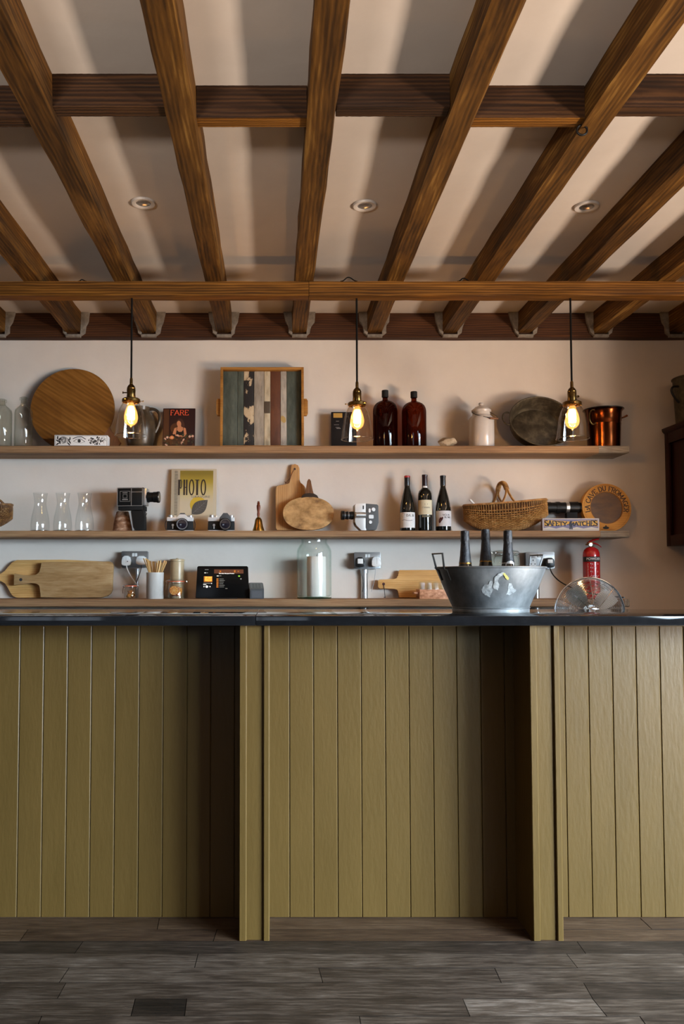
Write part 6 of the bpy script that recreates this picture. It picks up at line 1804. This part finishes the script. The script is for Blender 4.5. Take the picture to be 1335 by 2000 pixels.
scrap([(951, 1121), (955, 1120), (964, 1128), (963, 1133), (959, 1131), (955, 1125)], 'label_scrap', plain('yellow_scrap', H('b5ad62'), .7), .0020)
for sg, px in ((-1, 841), (1, 1066)):
    m = M()
    x0 = sg * Rt * 1.0
    hw = .026
    yb = -.016 if sg < 0 else -.016
    top = .050
    m.tube([(x0 - sg * .010, yb, zt - .050), (x0 + sg * .006, yb, zt - .012), (x0 + sg * .018, yb, zt - .008), (x0 + sg * .034, yb - .012, zt + top), (x0 + sg * .030, yb + 2.2 * hw, zt + top), (x0 + sg * .016, yb + 2 * hw, zt - .008), (x0 + sg * .006, yb + 2 * hw, zt - .012), (x0 - sg * .010, yb + 2 * hw, zt - .050)], .0040, 8)
    rz_ = Matrix.Rotation(math.radians(24), 3, 'Z')
    for v in m.bm.verts: v.co = rz_ @ v.co
    m.done('handle', MAT['wire'] if sg < 0 else MAT['zinc'], t)
# champagne bottles
def champagne(xc, dy, ytop, label, lean=0.0, art=0):
    F2 = Fr(xc, TY + dy, BAR_Z + .0125); K = F2.k(1); z = lambda py: F2.p(xc, py)[1]
    t = thing('champagne_bottle', label, 'champagne bottle', (F2.X - .31 * math.tan(lean), F2.Y, F2.z0), (0, lean, 0), 'champagne bottles in the tub')
    zt = z(ytop)
    R = .043
    o_ = [(0, .006), (R * .7, .002), (R * .95, 0), (R, .01), (R, zt - .205), (R * .95, zt - .187), (R * .80, zt - .165), (R * .62, zt - .145), (R * .50, zt - .120), (R * .42, zt - .09), (.0152, zt - .06), (.0142, zt - .03), (.0142, zt - .004), (0, zt - .004)]
    m = M(); m.lathe(o_, 36); m.done('glass', MAT['bottle'], t)
    rr = random.Random(int(xc))
    prof = [(R * .56, zt - .128), (R * .525, zt - .118), (R * .47, zt - .098), (R * .43, zt - .078), (.0165, zt - .055), (.0158, zt - .045), (.0172, zt - .041), (.0170, zt - .034), (.0162, zt - .012), (.0158, zt - .003), (.008, zt), (0, zt)]
    m = M(); n0 = 0; m.lathe(prof, 40)
    for v in m.bm.verts:
        r_ = math.hypot(v.co.x, v.co.y)
        if r_ > .004:
            s_ = 1 + .035 * math.sin(9 * math.atan2(v.co.y, v.co.x) + v.co.z * 160 + xc) * (1 if v.co.z > zt - .06 else .4)
            v.co.x *= s_; v.co.y *= s_
    m.done('foil', MAT['foil'], t)
    m = M(); m.lathe([(R * .575, zt - .1305), (R * .555, zt - .1255)], 32); m.done('foil_edge', MAT['brass'] if art == 0 else MAT['silver'], t)
    m = M(); m.lathe([(R + .0004, zt - .26), (R + .0004, zt - .175)], 24, a0=math.radians(-165), a1=math.radians(-15)); m.done('label', MAT['ink'] if art else MAT['paper'], t)
    return t, zt, R
champagne(907, .0, 1036, 'foil-topped champagne bottle, left of the three in the tub')
champagne(947, .045, 1033, 'foil-topped champagne bottle, middle of the three in the tub')
t3, zt3, R3 = champagne(990.5, -.03, 1035, 'foil-topped champagne bottle with a round seal, right of the three in the tub', 0, 1)
m = M(); zz = zt3 - .131
m.line([(.0145 * math.cos(a), zz - .006 + .0145 * math.sin(a)) for a in [PI * (-.25 + 1.5 * i / 20) for i in range(21)]], .0045, -.0022); m.wrap(R3 * .565); m.done('round_seal', MAT['silver'], t3)

# wire guard fan standing on the floor behind the bar
FY = 3.66
c = at(1151, 1196, FY)
t = thing('pedestal_fan', 'chrome wire-guard fan rising behind the bar top at right', 'fan', (c.x, FY + .10, 0))
R = 67.5 * FY / FPX
zc = c.z
def fring(r, y): return [(r * math.cos(a), y, zc + r * math.sin(a)) for a in [2 * PI * i / 64 for i in range(64)]]
dome = lambda r: -.10 - .045 * (1 - (r / R) ** 2.2)
back = lambda r: -.10 + .045 * (1 - (r / R) ** 2.2)
m = M()
for k in range(23):
    r = R * (.2 + .8 * k / 23); m.tube(fring(r, dome(r)), .0010, 5, True)
for k in range(8):
    a = PI / 2 + 2 * PI * k / 8
    m.tube([(r * math.cos(a), dome(r) - .001, zc + r * math.sin(a)) for r in [R * (.15 + .85 * i / 10) for i in range(11)]], .0014, 5)
m.tube(fring(R, -.10), .0038, 8, True)
m.done('front_guard', MAT['chrome'], t)
m = M()
for k in range(16):
    r = R * (.25 + .75 * k / 16); m.tube(fring(r, back(r)), .0010, 5, True)
for k in range(8):
    a = PI / 2 + 2 * PI * (k + .5) / 8
    m.tube([(r * math.cos(a), back(r), zc + r * math.sin(a)) for r in [R * (.15 + .85 * i / 8) for i in range(9)]], .0014, 5)
m.tube(fring(R, -.092), .003, 8, True)
m.done('rear_guard', MAT['chrome'], t)
m = M(); m.lathe([(0, 0), (R * .17, 0), (R * .18, .004), (R * .14, .010), (0, .012)], 28, (0, -.142, zc), (PI / 2, 0, 0)); m.done('badge', MAT['chrome'], t)
for k in range(4):
    a = math.radians(38 + 90 * k)
    m = M()
    n = 6; g0 = []
    for i in range(n + 1):
        r = R * (.14 + .72 * i / n)
        hw = math.radians(15 + 10 * math.sin(PI * (i / n) ** .8))
        g0.append([m._v((r * math.cos(a + s * hw), -.098 + s * .016, zc + r * math.sin(a + s * hw))) for s in (-1, -.5, 0, .5, 1)])
    for i in range(n):
        for j in range(4): m._f([g0[i][j], g0[i][j + 1], g0[i + 1][j + 1], g0[i + 1][j]])
    m.done('blade', MAT['silver'], t)
m = M(); m.lathe([(0, 0), (.03, 0), (.034, .006), (.034, .02), (0, .02)], 20, (0, -.085, zc), (PI / 2, 0, 0)); m.done('hub', MAT['silver'], t)
m = M(); m.lathe([(0, 0), (.03, 0), (.048, .02), (.05, .07), (.04, .09), (0, .10)], 24, (0, .05, zc), (PI / 2, 0, 0)); m.done('motor', MAT['chrome'], t)
m = M(); m.cyl((0, 0, .02), (0, 0, zc - .03), .011, seg=16); m.done('pole', MAT['chrome'], t)
m = M(); m.lathe([(0, 0), (.13, 0), (.132, .008), (.12, .016), (.03, .024), (0, .026)], 36); m.done('base', MAT['chrome'], t)
